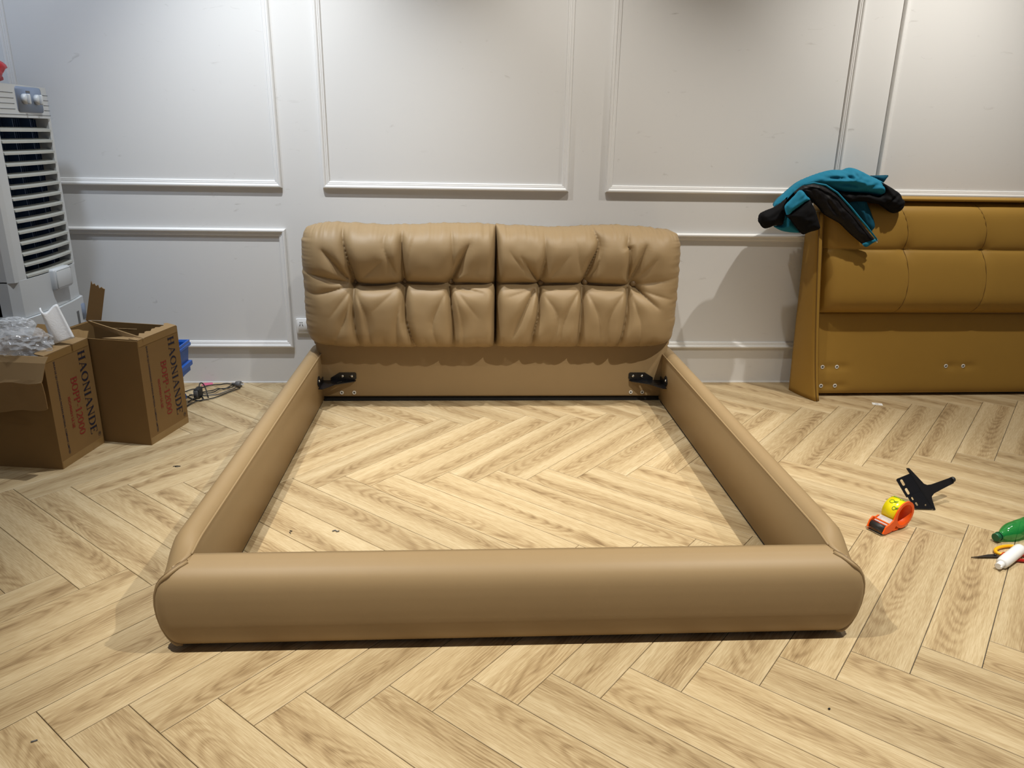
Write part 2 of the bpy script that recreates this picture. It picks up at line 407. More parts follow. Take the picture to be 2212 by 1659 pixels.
for (xa, xb), who in zip(((-2.397, -1.107), (-.8974, .4005), (.5985, 1.883), (2.084, 3.37)), ('above the cardboard boxes', 'above the left half of the tan headboard', 'above the right half of the tan headboard', 'above the mustard headboard')):
    moulding_frame(n, xa, xb, 1.076, 2.55, 'tall white moulding frame on the wall '+who); n += 1
for (xa, xb), who in zip(((-2.397, -1.107), (-.8974, .4005), (.5985, 1.883), (2.084, 3.37)), ('behind the cardboard boxes', 'hidden behind the tan headboard', 'between tan and mustard headboards', 'behind the mustard headboard')):
    moulding_frame(n, xa, xb, .2101, .8644, 'low white moulding frame '+who); n += 1
# caulk line where the wall meets the floor
MB().box(XL, XR, -.004, 0, 0, .006).build('baseboard_back', TRIM, label='thin white caulk line at foot of the wall', kind='structure')

# ------------------------------------------------------------------ bed
bed = thing('bed_frame', 'tan leather double bed frame without mattress, tufted headboard against the wall', 'bed', (0, -1.33, 0))
HY = -.325        # front of the headboard's lower panel
def smoothstep(a, b, x):
    t = max(0, min(1, (x-a)/(b-a))); return t*t*(3-2*t)
# headboard lower panel
MB().rbox(-.925, .925, HY, -.10, .028, .34, .012, 3).build('headboard_panel', LEATHER, bed)
MB().rbox(-.94, .94, -.30, -.09, .30, .90, .02, 3).build('headboard_back', LEATHER, bed)
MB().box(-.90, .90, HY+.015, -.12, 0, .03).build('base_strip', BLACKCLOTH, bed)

CUSH_D = .185; CUSH_Y0 = -.285      # cushion depth and the plane it is fixed to
def seg_dist(px, pz, ax, az, bx, bz):
    dx, dz = bx-ax, bz-az; L2 = dx*dx+dz*dz+1e-9
    t = max(0., min(1., ((px-ax)*dx+(pz-az)*dz)/L2))
    return math.hypot(px-ax-t*dx, pz-az-t*dz), t
def pxl(u, v): return (u, v)
def spline(pts, m=5):
    """Catmull-Rom points through pts (2D or 3D)"""
    P_ = [Vector(p_) for p_ in pts]; n_ = len(P_); out = []
    for k in range(n_-1):
        p0, p1, p2, p3 = P_[max(k-1, 0)], P_[k], P_[k+1], P_[min(k+2, n_-1)]
        for i in range(m):
            t = i/m; out.append(.5*((2*p1)+(p2-p0)*t+(2*p0-5*p1+4*p2-p3)*t*t+(3*p1-p0-3*p2+p3)*t**3))
    out.append(P_[-1]); return [tuple(q) for q in out]
def cushion(name, xc, half_w, zc, half_h, folds, buttons, seed):
    """folds: list of (points, amp0, amp1, width)"""
    nu, nv = 250, 170
    lines = []
    for pts, a0, a1, wd in folds:
        if len(pts) > 2: pts = spline(pts, 5)
        n_ = len(pts)-1
        if max(a0, a1) < .029: a0, a1 = a0*.62, a1*.62
        sg = [(pts[i], pts[i+1], a0+(a1-a0)*i/n_, a0+(a1-a0)*(i+1)/n_) for i in range(n_)]
        lines.append((sg, wd, min(p_[0] for p_ in pts)-.10, max(p_[0] for p_ in pts)+.10, min(p_[1] for p_ in pts)-.10, max(p_[1] for p_ in pts)+.10))
    def surf(u, v):
        # edge-rounded front
        inner = (u > 0) == (xc < 0)
        ru = 1-abs(u)**(34 if inner else 5.0); rv = 1-abs(v)**(4.2 if v > 0 else 9.0)
        x = xc+half_w*u; z = zc+half_h*v
        e = (max(ru, 0)**.48)*(max(rv, 0)**.48)
        s_ = 0.
        for sg, wd, xa, xb, za, zb in lines:
            if x < xa or x > xb or z < za or z > zb: continue
            best = 0.
            for (a, b, m0, m1) in sg:
                d, t = seg_dist(x, z, a[0], a[1], b[0], b[1])
                f = 1.25*(m0+(m1-m0)*t)*(.66*math.exp(-d/(wd*.85))+.34*math.exp(-(d/(wd*2.6))**2))
                if f > best: best = f
            s_ += best**3
        dep = s_**(1/3)
        ob = buttons[0][0] if xc < 0 else buttons[-1][0]        # outermost button: the belt of the cushion fades beyond it
        out = max(0., (ob-x) if xc < 0 else (x-ob))
        dzs = z-.656
        dep += .036*math.exp(-(dzs/(.115 if dzs > 0 else .060))**2)*math.exp(-(out/.13)**2)
        for bx, bz in buttons:
            d = math.hypot(x-bx, (z-bz)*1.0)
            dep = (dep**3+(.085*math.exp(-(d/.042)**1.25))**3)**(1/3)
        # pleats gathered into the border
        g = noise.noise(Vector((x*34+seed, .3, seed)))*.55+noise.noise(Vector((x*75+seed, 1.7, seed)))*.3
        edge = max(0., abs(v)-.72)/.28
        h_ = noise.noise(Vector((z*34+seed, 4.3, seed)))*.55+noise.noise(Vector((z*80+seed, 5.7, seed)))*.3
        edu = max(0., abs(u)-.80)/.20 if abs(xc+half_w*u) > .5 else 0.
        soft = noise.noise(Vector((x*6+seed, z*6, 2.2)))*.010+noise.noise(Vector((x*17+seed, z*11, 5.2)))*.0035
        depth = CUSH_D*e+soft*min(1, e*2)-dep*min(1., e*1.15)+(g*edge**1.5*.016+h_*edu**1.5*.010)*(e > 0)
        # sag and corner rounding of outline
        zz = z+(g*.010*edge**2)+(.006*math.sin(x*9+seed) if v > .5 else 0)*edge
        xx = x+h_*.010*edu**2*(1 if u > 0 else -1)*.6
        k = (abs(u)**6)*(abs(v)**6)          # pull corners in
        if abs(xc+half_w*u) > .5: xx -= math.copysign(.030*k, u); zz -= math.copysign(.026*k, v)
        return (xx, CUSH_Y0-max(depth, -.004), zz)
    vs = []; fs = []
    for j in range(nv+1):
        v = math.sin((j/nv*2-1)*math.pi/2*.94)/math.sin(math.pi/2*.94)
        for i in range(nu+1):
            u = math.sin((i/nu*2-1)*math.pi/2*.94)/math.sin(math.pi/2*.94)
            vs.append(surf(u, v))
    W_ = nu+1
    for j in range(nv):
        for i in range(nu): fs.append((j*W_+i, j*W_+i+1, (j+1)*W_+i+1, (j+1)*W_+i))
    # close the back
    rim = [i for i in range(W_)]+[j*W_+nu for j in range(1, nv+1)]+[nv*W_+i for i in range(nu-1, -1, -1)]+[j*W_ for j in range(nv-1, 0, -1)]
    n0 = len(vs); vs += [(vs[r][0], CUSH_Y0+.03, vs[r][2]) for r in rim]; m_ = len(rim)
    for i in range(m_): fs.append((rim[i], rim[(i+1) % m_], n0+(i+1) % m_, n0+i))
    fs.append(tuple(range(n0, n0+m_)))
    c = MB().add(vs, fs, True).build(name, LEATHER, bed)
    for bx, bz in buttons:
        yb = surf((bx-xc)/half_w, (bz-zc)/half_h)[1]
        mb = MB(); mt = Matrix.Translation((bx, yb-.006, bz)) @ Matrix.Rotation(R(90), 4, 'X')
        prof = [(.017, 0), (.017, .005), (.014, .011), (.008, .015), (0.0001, .016)]
        mb.lathe(prof, 16, mt)
        bo = mb.build('button', LEATHER_D, c)
    return c
def cw(u, v, left=True):
    """crop pixel of the photograph's headboard -> cushion x,z (metres)"""
    X = (600 if left else 1040)+u/3.686; Y = 450+v/3.686
    # linear map of that area onto the cushion face
    x = -.4525+(X-872)*.002252+(Y-612)*(.00006 if X < 1000 else -.00006)*0
    z = .656+(612-Y)*.00230
    return (x, z)
def F(pts, a0, a1, wd, left=True): return ([cw(*p_, left) for p_ in pts], a0, a1, wd)
BL = [(-.700, .652), (-.453, .656), (-.222, .656)]; BR = [(.232, .656), (.457, .659), (.700, .656)]
lf = [F([(600, 610), (575, 480), (530, 300), (510, 130)], .055, .030, .011), F([(590, 640), (590, 850), (615, 1120)], .055, .022, .010),
      F([(545, 570), (400, 390), (350, 330)], .034, .004, .012), F([(540, 600), (300, 545), (150, 520)], .030, .010, .012), F([(540, 630), (280, 690), (160, 640)], .026, .008, .012),
      F([(560, 670), (400, 870)], .026, .004, .014), F([(580, 680), (520, 880), (440, 1050)], .028, .006, .012), F([(620, 680), (690, 860), (715, 1110)], .022, .012, .010),
      F([(600, 612), (780, 622), (997, 602)], .060, .050, .012), F([(997, 602), (1180, 606), (1375, 607)], .052, .050, .012), F([(1375, 607), (1550, 603), (1745, 603)], .055, .034, .011),
      F([(997, 590), (990, 280), (1000, 130)], .060, .018, .010), F([(960, 560), (850, 320), (870, 170)], .020, .020, .012), F([(1005, 560), (1060, 330), (1110, 180)], .014, .006, .012),
      F([(1005, 630), (1015, 900), (1080, 1120)], .060, .032, .010), F([(985, 650), (940, 900), (925, 1125)], .016, .020, .010), F([(940, 640), (760, 800)], .018, .004, .014),
      F([(1380, 590), (1480, 380), (1530, 280)], .050, .006, .011), F([(1390, 570), (1395, 300), (1380, 130)], .026, .022, .010), F([(1365, 640), (1395, 900), (1395, 1130)], .060, .034, .010),
      F([(1430, 630), (1640, 665)], .034, .006, .011), F([(1400, 660), (1470, 900), (1475, 1110)], .016, .014, .011), F([(1340, 660), (1230, 900), (1270, 1120)], .014, .016, .011),
      F([(1420, 640), (1600, 860)], .018, .003, .014), F([(640, 590), (760, 480), (860, 400)], .016, .003, .015), F([(700, 1000), (690, 1130)], .0, .016, .010), F([(430, 1040), (400, 1130)], .0, .016, .012), F([(820, 1010), (830, 1130)], .0, .013, .010), F([(1160, 1010), (1180, 1130)], .0, .013, .010), F([(1580, 1020), (1600, 1130)], .0, .014, .012)]
rf = [F(p_, a, b, c_, False) for p_, a, b, c_ in (
      ([(485, 605), (300, 600), (100, 600)], .055, .034, .011), ([(470, 580), (330, 385)], .040, .006, .011), ([(485, 590), (520, 400), (515, 150)], .042, .012, .011), ([(440, 560), (280, 400), (230, 330)], .020, .003, .012),
      ([(485, 630), (475, 850), (440, 1000), (440, 1125)], .060, .028, .010), ([(440, 650), (310, 900), (260, 1040)], .034, .004, .011), ([(420, 640), (220, 695)], .026, .004, .011), ([(500, 660), (640, 860), (570, 1120)], .014, .016, .012),
      ([(485, 607), (650, 602), (845, 600)], .052, .050, .012), ([(845, 600), (1040, 607), (1225, 608)], .052, .052, .012),
      ([(845, 590), (900, 430), (955, 290), (925, 190), (890, 130)], .055, .036, .010), ([(880, 560), (950, 430), (975, 320)], .030, .010, .009), ([(840, 560), (790, 380), (760, 200)], .014, .006, .013),
      ([(842, 630), (832, 880), (828, 1125)], .060, .034, .010), ([(880, 670), (980, 860), (1000, 1120)], .020, .010, .012), ([(800, 660), (700, 840), (650, 1120)], .020, .014, .012),
      ([(1230, 590), (1320, 350), (1350, 270)], .044, .005, .012), ([(1215, 570), (1210, 330), (1190, 280), (1225, 140)], .036, .022, .010), ([(1260, 580), (1430, 395)], .028, .004, .012), ([(1280, 600), (1610, 550)], .022, .010, .011),
      ([(1270, 620), (1480, 790)], .046, .004, .011), ([(1290, 635), (1590, 720)], .022, .010, .012), ([(1220, 635), (1210, 830), (1170, 1120)], .060, .030, .010), ([(1240, 680), (1330, 900), (1345, 1120)], .018, .014, .012), ([(1180, 660), (1060, 860), (1070, 1120)], .014, .016, .012),
      ([(540, 580), (650, 440), (720, 360)], .014, .003, .015), ([(330, 1000), (300, 1125)], .0, .014, .011), ([(730, 1000), (720, 1125)], .0, .013, .010), ([(930, 1010), (920, 1125)], .0, .012, .010), ([(1460, 1020), (1430, 1125)], .0, .015, .012), ([(180, 1010), (190, 1125)], .0, .012, .010))]
cushion('headboard_cushion', -.4825, .4845, .620, .311, lf, BL, 3.1)
cushion('headboard_cushion', .4765, .4745, .620, .309, rf, BR, 8.7)

# foot end: front outline (half width by height) over a bulging front
def lerp_tab(tab, z):
    for i in range(len(tab)-1):
        if tab[i][0] <= z <= tab[i+1][0]:
            t = (z-tab[i][0])/(tab[i+1][0]-tab[i][0]); return tab[i][1]+(tab[i+1][1]-tab[i][1])*t
    return tab[0][1] if z < tab[0][0] else tab[-1][1]
HWT = [(.012, .922), (.018, .938), (.029, .950), (.047, .961), (.075, .972), (.11, .979), (.145, .981), (.175, .978), (.20, .970), (.218, .958), (.233, .942), (.245, .922), (.253, .895)]
FYT = [(.012, -2.332), (.018, -2.344), (.030, -2.354), (.050, -2.362), (.090, -2.368), (.130, -2.369), (.170, -2.367), (.200, -2.362), (.220, -2.354), (.235, -2.341), (.245, -2.325), (.253, -2.300)]
def outline_pt(s_):      # s_ 0 top inner .. 1 bottom inner, along the foot outline
    pts = [(.893, .2545)]+[(hw, z) for z, hw in HWT[::-1]]
    L = [0.]
    for i in range(1, len(pts)): L.append(L[-1]+math.hypot(pts[i][0]-pts[i-1][0], pts[i][1]-pts[i-1][1]))
    q = s_*L[-1]
    for i in range(1, len(pts)):
        if q <= L[i]+1e-9:
            t = (q-L[i-1])/(L[i]-L[i-1]); return (pts[i-1][0]+(pts[i][0]-pts[i-1][0])*t, pts[i-1][1]+(pts[i][1]-pts[i-1][1])*t)
    return pts[-1]
# side rails: profile (distance outward from inner face, height)
RP = [(0, .013), (0, .262), (.004, .268), (.012, .276), (.026, .283), (.044, .282), (.060, .274), (.074, .259), (.084, .238), (.091, .208), (.095, .172), (.095, .135), (.092, .10), (.084, .062), (.070, .034), (.054, .018), (.040, .013)]
YE = -2.336
for sgn in (-1, 1):
    mb = MB()
    ys = [-.20]+[-.30-.1*i for i in range(0, 19)]+[-2.14, -2.18, -2.21, -2.235, -2.255, -2.27, -2.285, -2.298, -2.306, -2.315, -2.324, -2.331, YE]
    def fn(t, a, b, sgn=sgn):
        k = smoothstep(2.17, 2.303, -t)
        x, z = .90+a, b
        if a > 0:       # the roll narrows to the foot outline
            i = RP.index((a, b)) if (a, b) in RP else 2
            s0 = .16*smoothstep(2.275, 2.31, -t)
            ox, oz = outline_pt(s0+(1-s0)*(i-2)/(len(RP)-3)); ox += .005
            x, z = x+(ox-x)*k, z+(oz-z)*k
        else: z = .013+(b-.013)*(1-.045*k)-(.012*smoothstep(2.275, 2.31, -t) if b > .1 else 0); x = .90+.042*smoothstep(2.275, 2.31, -t)
        if t < -2.298: z = min(z, lerp_tab([(-y_, z_+.001) for z_, y_ in FYT[::-1]], -t))
        return (sgn*x, t, z)
    mb.sweep(RP, fn, ys, True, True, True)
    rail = mb.build('side_rail', LEATHER, bed)
    pts = [fn(y, 0, .2645) for y in ys if y > -2.285]
    MB().tube([(p_[0]-sgn*.001, p_[1], p_[2]) for p_ in pts], .0035, 8).build('piping', LEATHER, rail)
    # seam line under the roll on the inner face
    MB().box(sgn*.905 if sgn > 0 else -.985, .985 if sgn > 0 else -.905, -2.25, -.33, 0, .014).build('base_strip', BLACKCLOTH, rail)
YEDGE = -2.3435; RX = .028
ZR = [.012+.241*(.5-.5*math.cos(math.pi*k/26)) for k in range(27)]
nx = 70; vs = []; fs = []
for z in ZR:
    hw, yf = lerp_tab(HWT, z), lerp_tab(FYT, z)
    for i in range(nx+1):
        u = math.sin(math.pi/2*(-1+2*i/nx)); x = u*hw
        c = max(0, (abs(x)-(hw-RX))/RX); k = math.sqrt(max(0, 1-c*c))
        vs.append((x, min(YEDGE, yf)+(max(0, YEDGE-yf))*(1-k) if yf < YEDGE else yf, z))
J = len(ZR)
for j in range(J-1):
    for i in range(nx): fs.append((j*(nx+1)+i, j*(nx+1)+i+1, (j+1)*(nx+1)+i+1, (j+1)*(nx+1)+i))
n0 = len(vs); vs += [(v[0], -2.262, v[2]) for v in vs]
# rolled top between front and back
for i in range(nx+1):
    a = (J-1)*(nx+1)+i; vs.append((vs[a][0], -2.281, .2565))
nt = 2*n0
for j in range(J-1):
    for i in range(nx): fs.append((n0+j*(nx+1)+i, n0+(j+1)*(nx+1)+i, n0+(j+1)*(nx+1)+i+1, n0+j*(nx+1)+i+1))
    for i in (0, nx):
        a, b = j*(nx+1)+i, (j+1)*(nx+1)+i; fs.append((a, b, n0+b, n0+a))
for i in range(nx):
    a = (J-1)*(nx+1)+i; fs.append((a, a+1, nt+i+1, nt+i)); fs.append((nt+i, nt+i+1, n0+a+1, n0+a)); fs.append((i, i+1, n0+i+1, n0+i))
for i in (0, nx):
    a = (J-1)*(nx+1)+i; fs.append((a, nt+i, n0+a))
foot = MB().add(vs, fs, True).build('footboard', LEATHER, bed)
for sgn in (-1, 1):
    zz = [.014+(.252-.014)*k/44 for k in range(45)]
    MB().tube([(sgn*lerp_tab(HWT, z), max(YEDGE, lerp_tab(FYT, z))-.002, z) for z in zz], .0055, 8).build('piping', LEATHER, foot)
    MB().tube([(sgn*(lerp_tab(HWT, z)+.0035), max(YEDGE, lerp_tab(FYT, z))+.0065, z+.0015) for z in zz], .0038, 6).build('seam', LEATHER_D, foot)
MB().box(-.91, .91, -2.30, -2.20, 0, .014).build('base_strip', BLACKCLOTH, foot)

# corner brackets and nylon grommets inside the head end
def corner_bracket(sgn):
    holes = [slot(.045, 0.0, .030, .008), slot(.098, 0.0, .030, .008)]
    mb = MB()
    # plate on the headboard
    v, f = flat_mesh([[(0, -.018), (.120, -.018), (.132, -.006), (.132, .020), (.126, .026), (.045, .026), (.0, -.002)], slot(.060, .007, .028, .007), slot(.108, .007, .028, .007)], .004)
    m = Matrix(((sgn*-1, 0, 0, sgn*.855), (0, 0, -1, HY-.003), (0, 1, 0, .138), (0, 0, 0, 1)))
    mb.add(v, f, False, m)
    # plate on the side rail
    v, f = flat_mesh([[(0, -.020), (.012, -.026), (.115, -.018), (.135, 0), (.135, .010), (.115, .034), (.095, .034), (.060, .0), (0, 0)], slot(.118, .014, .022, .007, R(60))], .004)
    m = Matrix(((0, 0, sgn*1, sgn*.8965), (-1, 0, 0, HY-.004), (0, 1, 0, .142), (0, 0, 0, 1)))
    mb.add(v, f, False, m)
    # horizontal gusset
    v, f = flat_mesh([[(0, 0), (.170, 0), (.160, .020), (.070, .070), (.022, .140), (0, .140)], slot(.045, .060, .034, .009, R(-40)), slot(.090, .030, .034, .009, R(-40))], .004)
    m = Matrix(((sgn*-1, 0, 0, sgn*.896), (0, -1, 0, HY-.003), (0, 0, 1, .120), (0, 0, 0, 1)))
    mb.add(v, f, False, m)
    b = mb.build('corner_bracket', STEEL, bed, label='black steel corner bracket')
    for x, z in ((.795, .145), (.747, .145)):
        MB().lathe([(.0085, 0), (.0085, .003), (.006, .006), (.0001, .0065)], 12, Matrix.Translation((sgn*x, HY-.005, z)) @ Matrix.Rotation(R(90), 4, 'X')).build('bolt', BOLT, b)
    MB().lathe([(.0075, 0), (.0075, .003), (.005, .006), (.0001, .0065)], 12, Matrix.Translation((sgn*.8945, HY-.122, .156)) @ Matrix.Rotation(R(-90*sgn), 4, 'Y')).build('bolt', BOLT, b)
corner_bracket(-1); corner_bracket(1)
def grommet(parent, x, y, z, rot=0.0, r=.0105):
    mt = Matrix.Translation((x, y, z)) @ Matrix.Rotation(rot, 4, 'Z') @ Matrix.Rotation(R(90), 4, 'X')
    g = MB().lathe([(r*.42, 0), (r, 0), (r, .0015), (r*.85, .003), (r*.42, .003), (r*.42, 0)], 20, mt, caps=False).build('grommet', NYLON, parent, label='white nylon grommet')
    MB().lathe([(r*.42, 0), (r*.42, .0012)], 12, mt).build('hole', HOLE, g)
for x in (-.804, -.739, .741, .804): grommet(bed, x, HY-.0005, .052)

# ------------------------------------------------------------------ mustard headboard leaning on the wall
hb = thing('headboard', 'mustard leather tufted headboard with side wing leaning on the wall', 'headboard', (2.6, -.16, 0))
TOP = 1.078
def gface(z, x):    # depth of the plane of the face
    return -.254+.020*(x-1.8)/1.25+.150*z/TOP
def gleft(z): return 1.812-.085*z/TOP
XE = 3.50
cols = [None, 2.200, 2.640, 3.07, XE]      # seam positions
def gold_panel(name, z0, z1, puffs, x_right=XE, res=.012):
    """front surface with puffed cells divided at seam columns"""
    nx_ = 150; nz_ = max(8, int((z1-z0)/res)); vs = []; fs = []
    for j in range(nz_+1):
        z = z0+(z1-z0)*j/nz_
        xl = gleft(z)
        for i in range(nx_+1):
            x = xl+(x_right-xl)*i/nx_
            d = puffs(x, z, xl)
            vs.append((x, gface(z, x)-d, z))
    W_ = nx_+1
    for j in range(nz_):
        for i in range(nx_): fs.append((j*W_+i, j*W_+i+1, (j+1)*W_+i+1, (j+1)*W_+i))
    n0 = len(vs); vs += [(v[0], gface(v[2], v[0])+.055, v[2]) for v in vs]
    for j in range(nz_):
        for i in range(nx_): fs.append((n0+j*W_+i, n0+(j+1)*W_+i, n0+(j+1)*W_+i+1, n0+j*W_+i+1))
        for i in (0, nx_):
            a, b = j*W_+i, (j+1)*W_+i; fs.append((a, b, n0+b, n0+a))
    for j in (0, nz_):
        for i in range(nx_):
            a, b = j*W_+i, j*W_+i+1; fs.append((a, b, n0+b, n0+a))
    return MB().add(vs, fs, True).build(name, GOLD, hb)
ZS = .815; ZL = .468
def seam_x(c, z):     # the vertical seams bow sideways
    if z > ZS: return c-.070*((z-ZS)/.25)**2+.012*math.sin(math.pi*min(1, (z-ZS)/.25))
    return c+.030*math.sin(math.pi*(ZS-z)/(ZS-ZL))
def upper_puff(x, z, xl):
    # distance to seams
    dz = abs(z-ZS); dtop = TOP-.015-z; dbot = z-ZL
    dx = min(abs(x-seam_x(c, z)) for c in cols[1:4]); dl = x-xl
    h = .078*(1-math.exp(-max(dtop, 0)/.022))*(1-math.exp(-max(dbot, 0)/.034))
    h *= (1-math.exp(-max(dl, 0)/.025)) if dl < .12 else 1
    dip = .020*math.exp(-dz/.045)+.005*math.exp(-dz/.006)
    near = math.exp(-dz/.12)
    dip2 = .014*math.exp(-dx/.045)*near+.004*math.exp(-dx/.006)
    but = .034*math.exp(-math.hypot(dx, dz)/.040)
    h -= (dip**2+dip2**2+but**2)**.5
    return max(h, -.02)+.012
gp = gold_panel('upper_cushion', ZL, TOP-.012, upper_puff, res=.006)
holes_g = [(1.828, .168), (1.911, .168), (1.829, .062), (1.910, .062), (2.546, .170), (2.648, .170)]
def lower_puff(x, z, xl):
    d = .012*(1-math.exp(-max(min(z-.02, ZL-z), 0)/.02))
    for hx, hz in holes_g: d -= .009*math.exp(-(math.hypot((x-hx-.03)*.55, z-hz)/.022)**2)*.6
    return d
gold_panel('lower_panel', .018, ZL-.004, lower_puff, res=.006)
MB().box(1.84, XE-.02, -.20, -.15, 0, .02).build('base_strip', BLACKCLOTH, hb)
# top cap roll
mb = MB()
def fnc(t, a, b): return (t, gface(TOP, t)+a, TOP+b)
mb.sweep([(-.070, -.012), (-.080, -.005), (-.078, .002), (-.068, .006), (.04, .006), (.055, .002), (.055, -.014)], fnc, [gleft(TOP)-.0, 2.2, 2.8, XE], True, True)
cap = mb.build('top_welt', GOLD, hb)
# stitched seam lines
def seam(path, r=.0020):
    MB().tube(path, r, 5).build('seam', GOLD_D, gp)
seam([(x, gface(ZS, x)-upper_puff(x, ZS, gleft(ZS))-.0014, ZS) for x in [gleft(ZS)+.004+(XE-gleft(ZS)-.01)*i/70 for i in range(71)]])
for c in cols[1:4]:
    zs = [ZL+.008+(TOP-.03-ZL-.008)*i/60 for i in range(61)]
    seam([(seam_x(c, z), gface(z, seam_x(c, z))-upper_puff(seam_x(c, z), z, gleft(z))-.0016, z) for z in zs])
MB().box(gleft(ZL)+.003, XE-.003, gface(ZL, 2.4)-.006, gface(ZL, 2.4)+.02, ZL-.005, ZL+.001).build('seam', GOLD_D, hb)
for hx, hz in holes_g: grommet(hb, hx, gface(hz, hx)-lower_puff(hx, hz, gleft(hz))-.001, hz, 0, .0115)
# wing on the near side: splayed board, wide at the foot and narrow at the top
def wing_pt(s_, z):   # s_ 0 back .. 1 front
    t = z/TOP
    bx, by = 1.700+.010*t, -.140+.105*t
    fx, fy = 1.764-.080*t**.8, -.338+.140*t**.75
    return Vector((bx+(fx-bx)*s_, by+(fy-by)*s_, z))
vs = []; fs = []; NZ, NS = 40, 10
for j in range(NZ+1):
    z = .002+(TOP-.07-.002)*j/NZ
    a, b = wing_pt(0, z), wing_pt(1, z); nrm = Vector((-(b-a).y, (b-a).x, 0)).normalized()      # to the right
    if nrm.x < 0: nrm = -nrm
    ring = []
    for i in range(NS+1):
        s_ = i/NS; bul = .008*math.sin(math.pi*s_); ring.append(a+(b-a)*s_-nrm*bul)
    ring += [b+nrm*.010+(b-a).normalized()*.008, b+nrm*.030+(b-a).normalized()*.004, b+nrm*.036-(b-a).normalized()*.008]
    ring += [a+nrm*.036]
    vs += [tuple(v) for v in ring]
K = NS+1+4
for j in range(NZ):
    for i in range(K): fs.append((j*K+i, j*K+(i+1) % K, (j+1)*K+(i+1) % K, (j+1)*K+i))
fs += [tuple(range(K))[::-1], tuple(NZ*K+i for i in range(K))]
wing = MB().add(vs, fs, True).build('side_wing', GOLD, hb)
MB().tube([tuple(Vector(vs[j*K+NS+1])) for j in range(NZ+1)], .003, 6).build('piping', GOLD_D, wing)
MB().tube([tuple(Vector(vs[j*K+NS+3])) for j in range(NZ+1)], .003, 6).build('piping', GOLD_D, wing)

# ------------------------------------------------------------------ jacket thrown over the corner of the mustard headboard
def puff(outline, y0, front, back, rad, wr=None, ky=0.0, res=.007, zref=1.0, drape=None, folds=()):
    """cloth volume from a closed outline in the x,z plane, at depth y0, swelling to both sides"""
    pts = []
    n_ = len(outline)
    for i in range(n_):          # rounded, densified outline
        p0, p1, p2, p3 = (Vector(outline[(i+k) % n_]) for k in (-1, 0, 1, 2))
        m_ = max(2, int((p2-p1).length/.009))
        for k in range(m_):
            t = k/m_
            q = .5*((2*p1)+(p2-p0)*t+(2*p0-5*p1+4*p2-p3)*t*t+(3*p1-p0-3*p2+p3)*t**3)
            pts.append(q)
    nb = len(pts)
    def inside(x, z):
        c = False
        for i in range(nb):
            a, b = pts[i], pts[i-1]
            if (a.y > z) != (b.y > z) and x < (b.x-a.x)*(z-a.y)/(b.y-a.y)+a.x: c = not c
        return c
    def bd(x, z):
        return min(seg_dist(x, z, pts[i].x, pts[i].y, pts[i-1].x, pts[i-1].y)[0] for i in range(nb))
    xs = [p_.x for p_ in pts]; zs = [p_.y for p_ in pts]
    inn = []
    z = min(zs)
    row = 0
    while z < max(zs):
        x = min(xs)+(res/2 if row % 2 else 0)
        while x < max(xs):
            if inside(x, z):
                d = bd(x, z)
                if d > res*.45: inn.append((Vector((x, z)), d))
            x += res
        z += res*.87; row += 1
    allp = pts+[q for q, _ in inn]
    dist = [0.]*nb+[d for _, d in inn]
    V, E_, Fc, _, _, _ = delaunay_2d_cdt(allp, [(i, (i+1) % nb) for i in range(nb)], [list(range(nb))], 1, 1e-6)
    # map distances (vertices keep their order)
    if len(V) != len(allp): dist = [bd(v.x, v.y) if i >= nb else 0. for i, v in enumerate(V)]
    vs = []; N_ = len(V)
    for sgn, amp in ((-1, front), (1, back)):
        for i, v in enumerate(V):
            t = min(1., dist[i]/rad); h = amp*math.sqrt(max(0, 1-(1-t)**2))
            ww = 0.
            if wr:
                a, fr, ang, seed = wr
                c, s_ = math.cos(ang), math.sin(ang)
                al = v.x*c+v.y*s_; ac = -v.x*s_+v.y*c
                nn = noise.noise(Vector((al*fr*.28+seed, ac*fr, seed)))
                ww = a*((1-abs(nn)*2.2)*.8+noise.noise(Vector((al*fr*.7, ac*fr*2.1, seed+3)))*.5)*t
            dy = drape(v.x, v.y) if drape else 0.
            if sgn < 0:
                for pl, dp, wd in folds:
                    d = min(seg_dist(v.x, v.y, pl[k][0], pl[k][1], pl[k+1][0], pl[k+1][1])[0] for k in range(len(pl)-1))
                    ww -= (dp*math.exp(-d/wd)-.5*dp*math.exp(-((d-2.2*wd)/wd)**2))*min(1., t*1.5)
            vs.append((v.x, y0+ky*(v.y-zref)+dy+sgn*h+(-ww if sgn < 0 else ww*.4), v.y))
    fs = [tuple(f) for f in Fc]+[tuple(N_+i for i in f)[::-1] for f in Fc]
    # stitch rim
    for i in range(nb):
        j = (i+1) % nb; fs.append((i, j, N_+j, N_+i))
    mb = MB().add(vs, fs, True); return mb
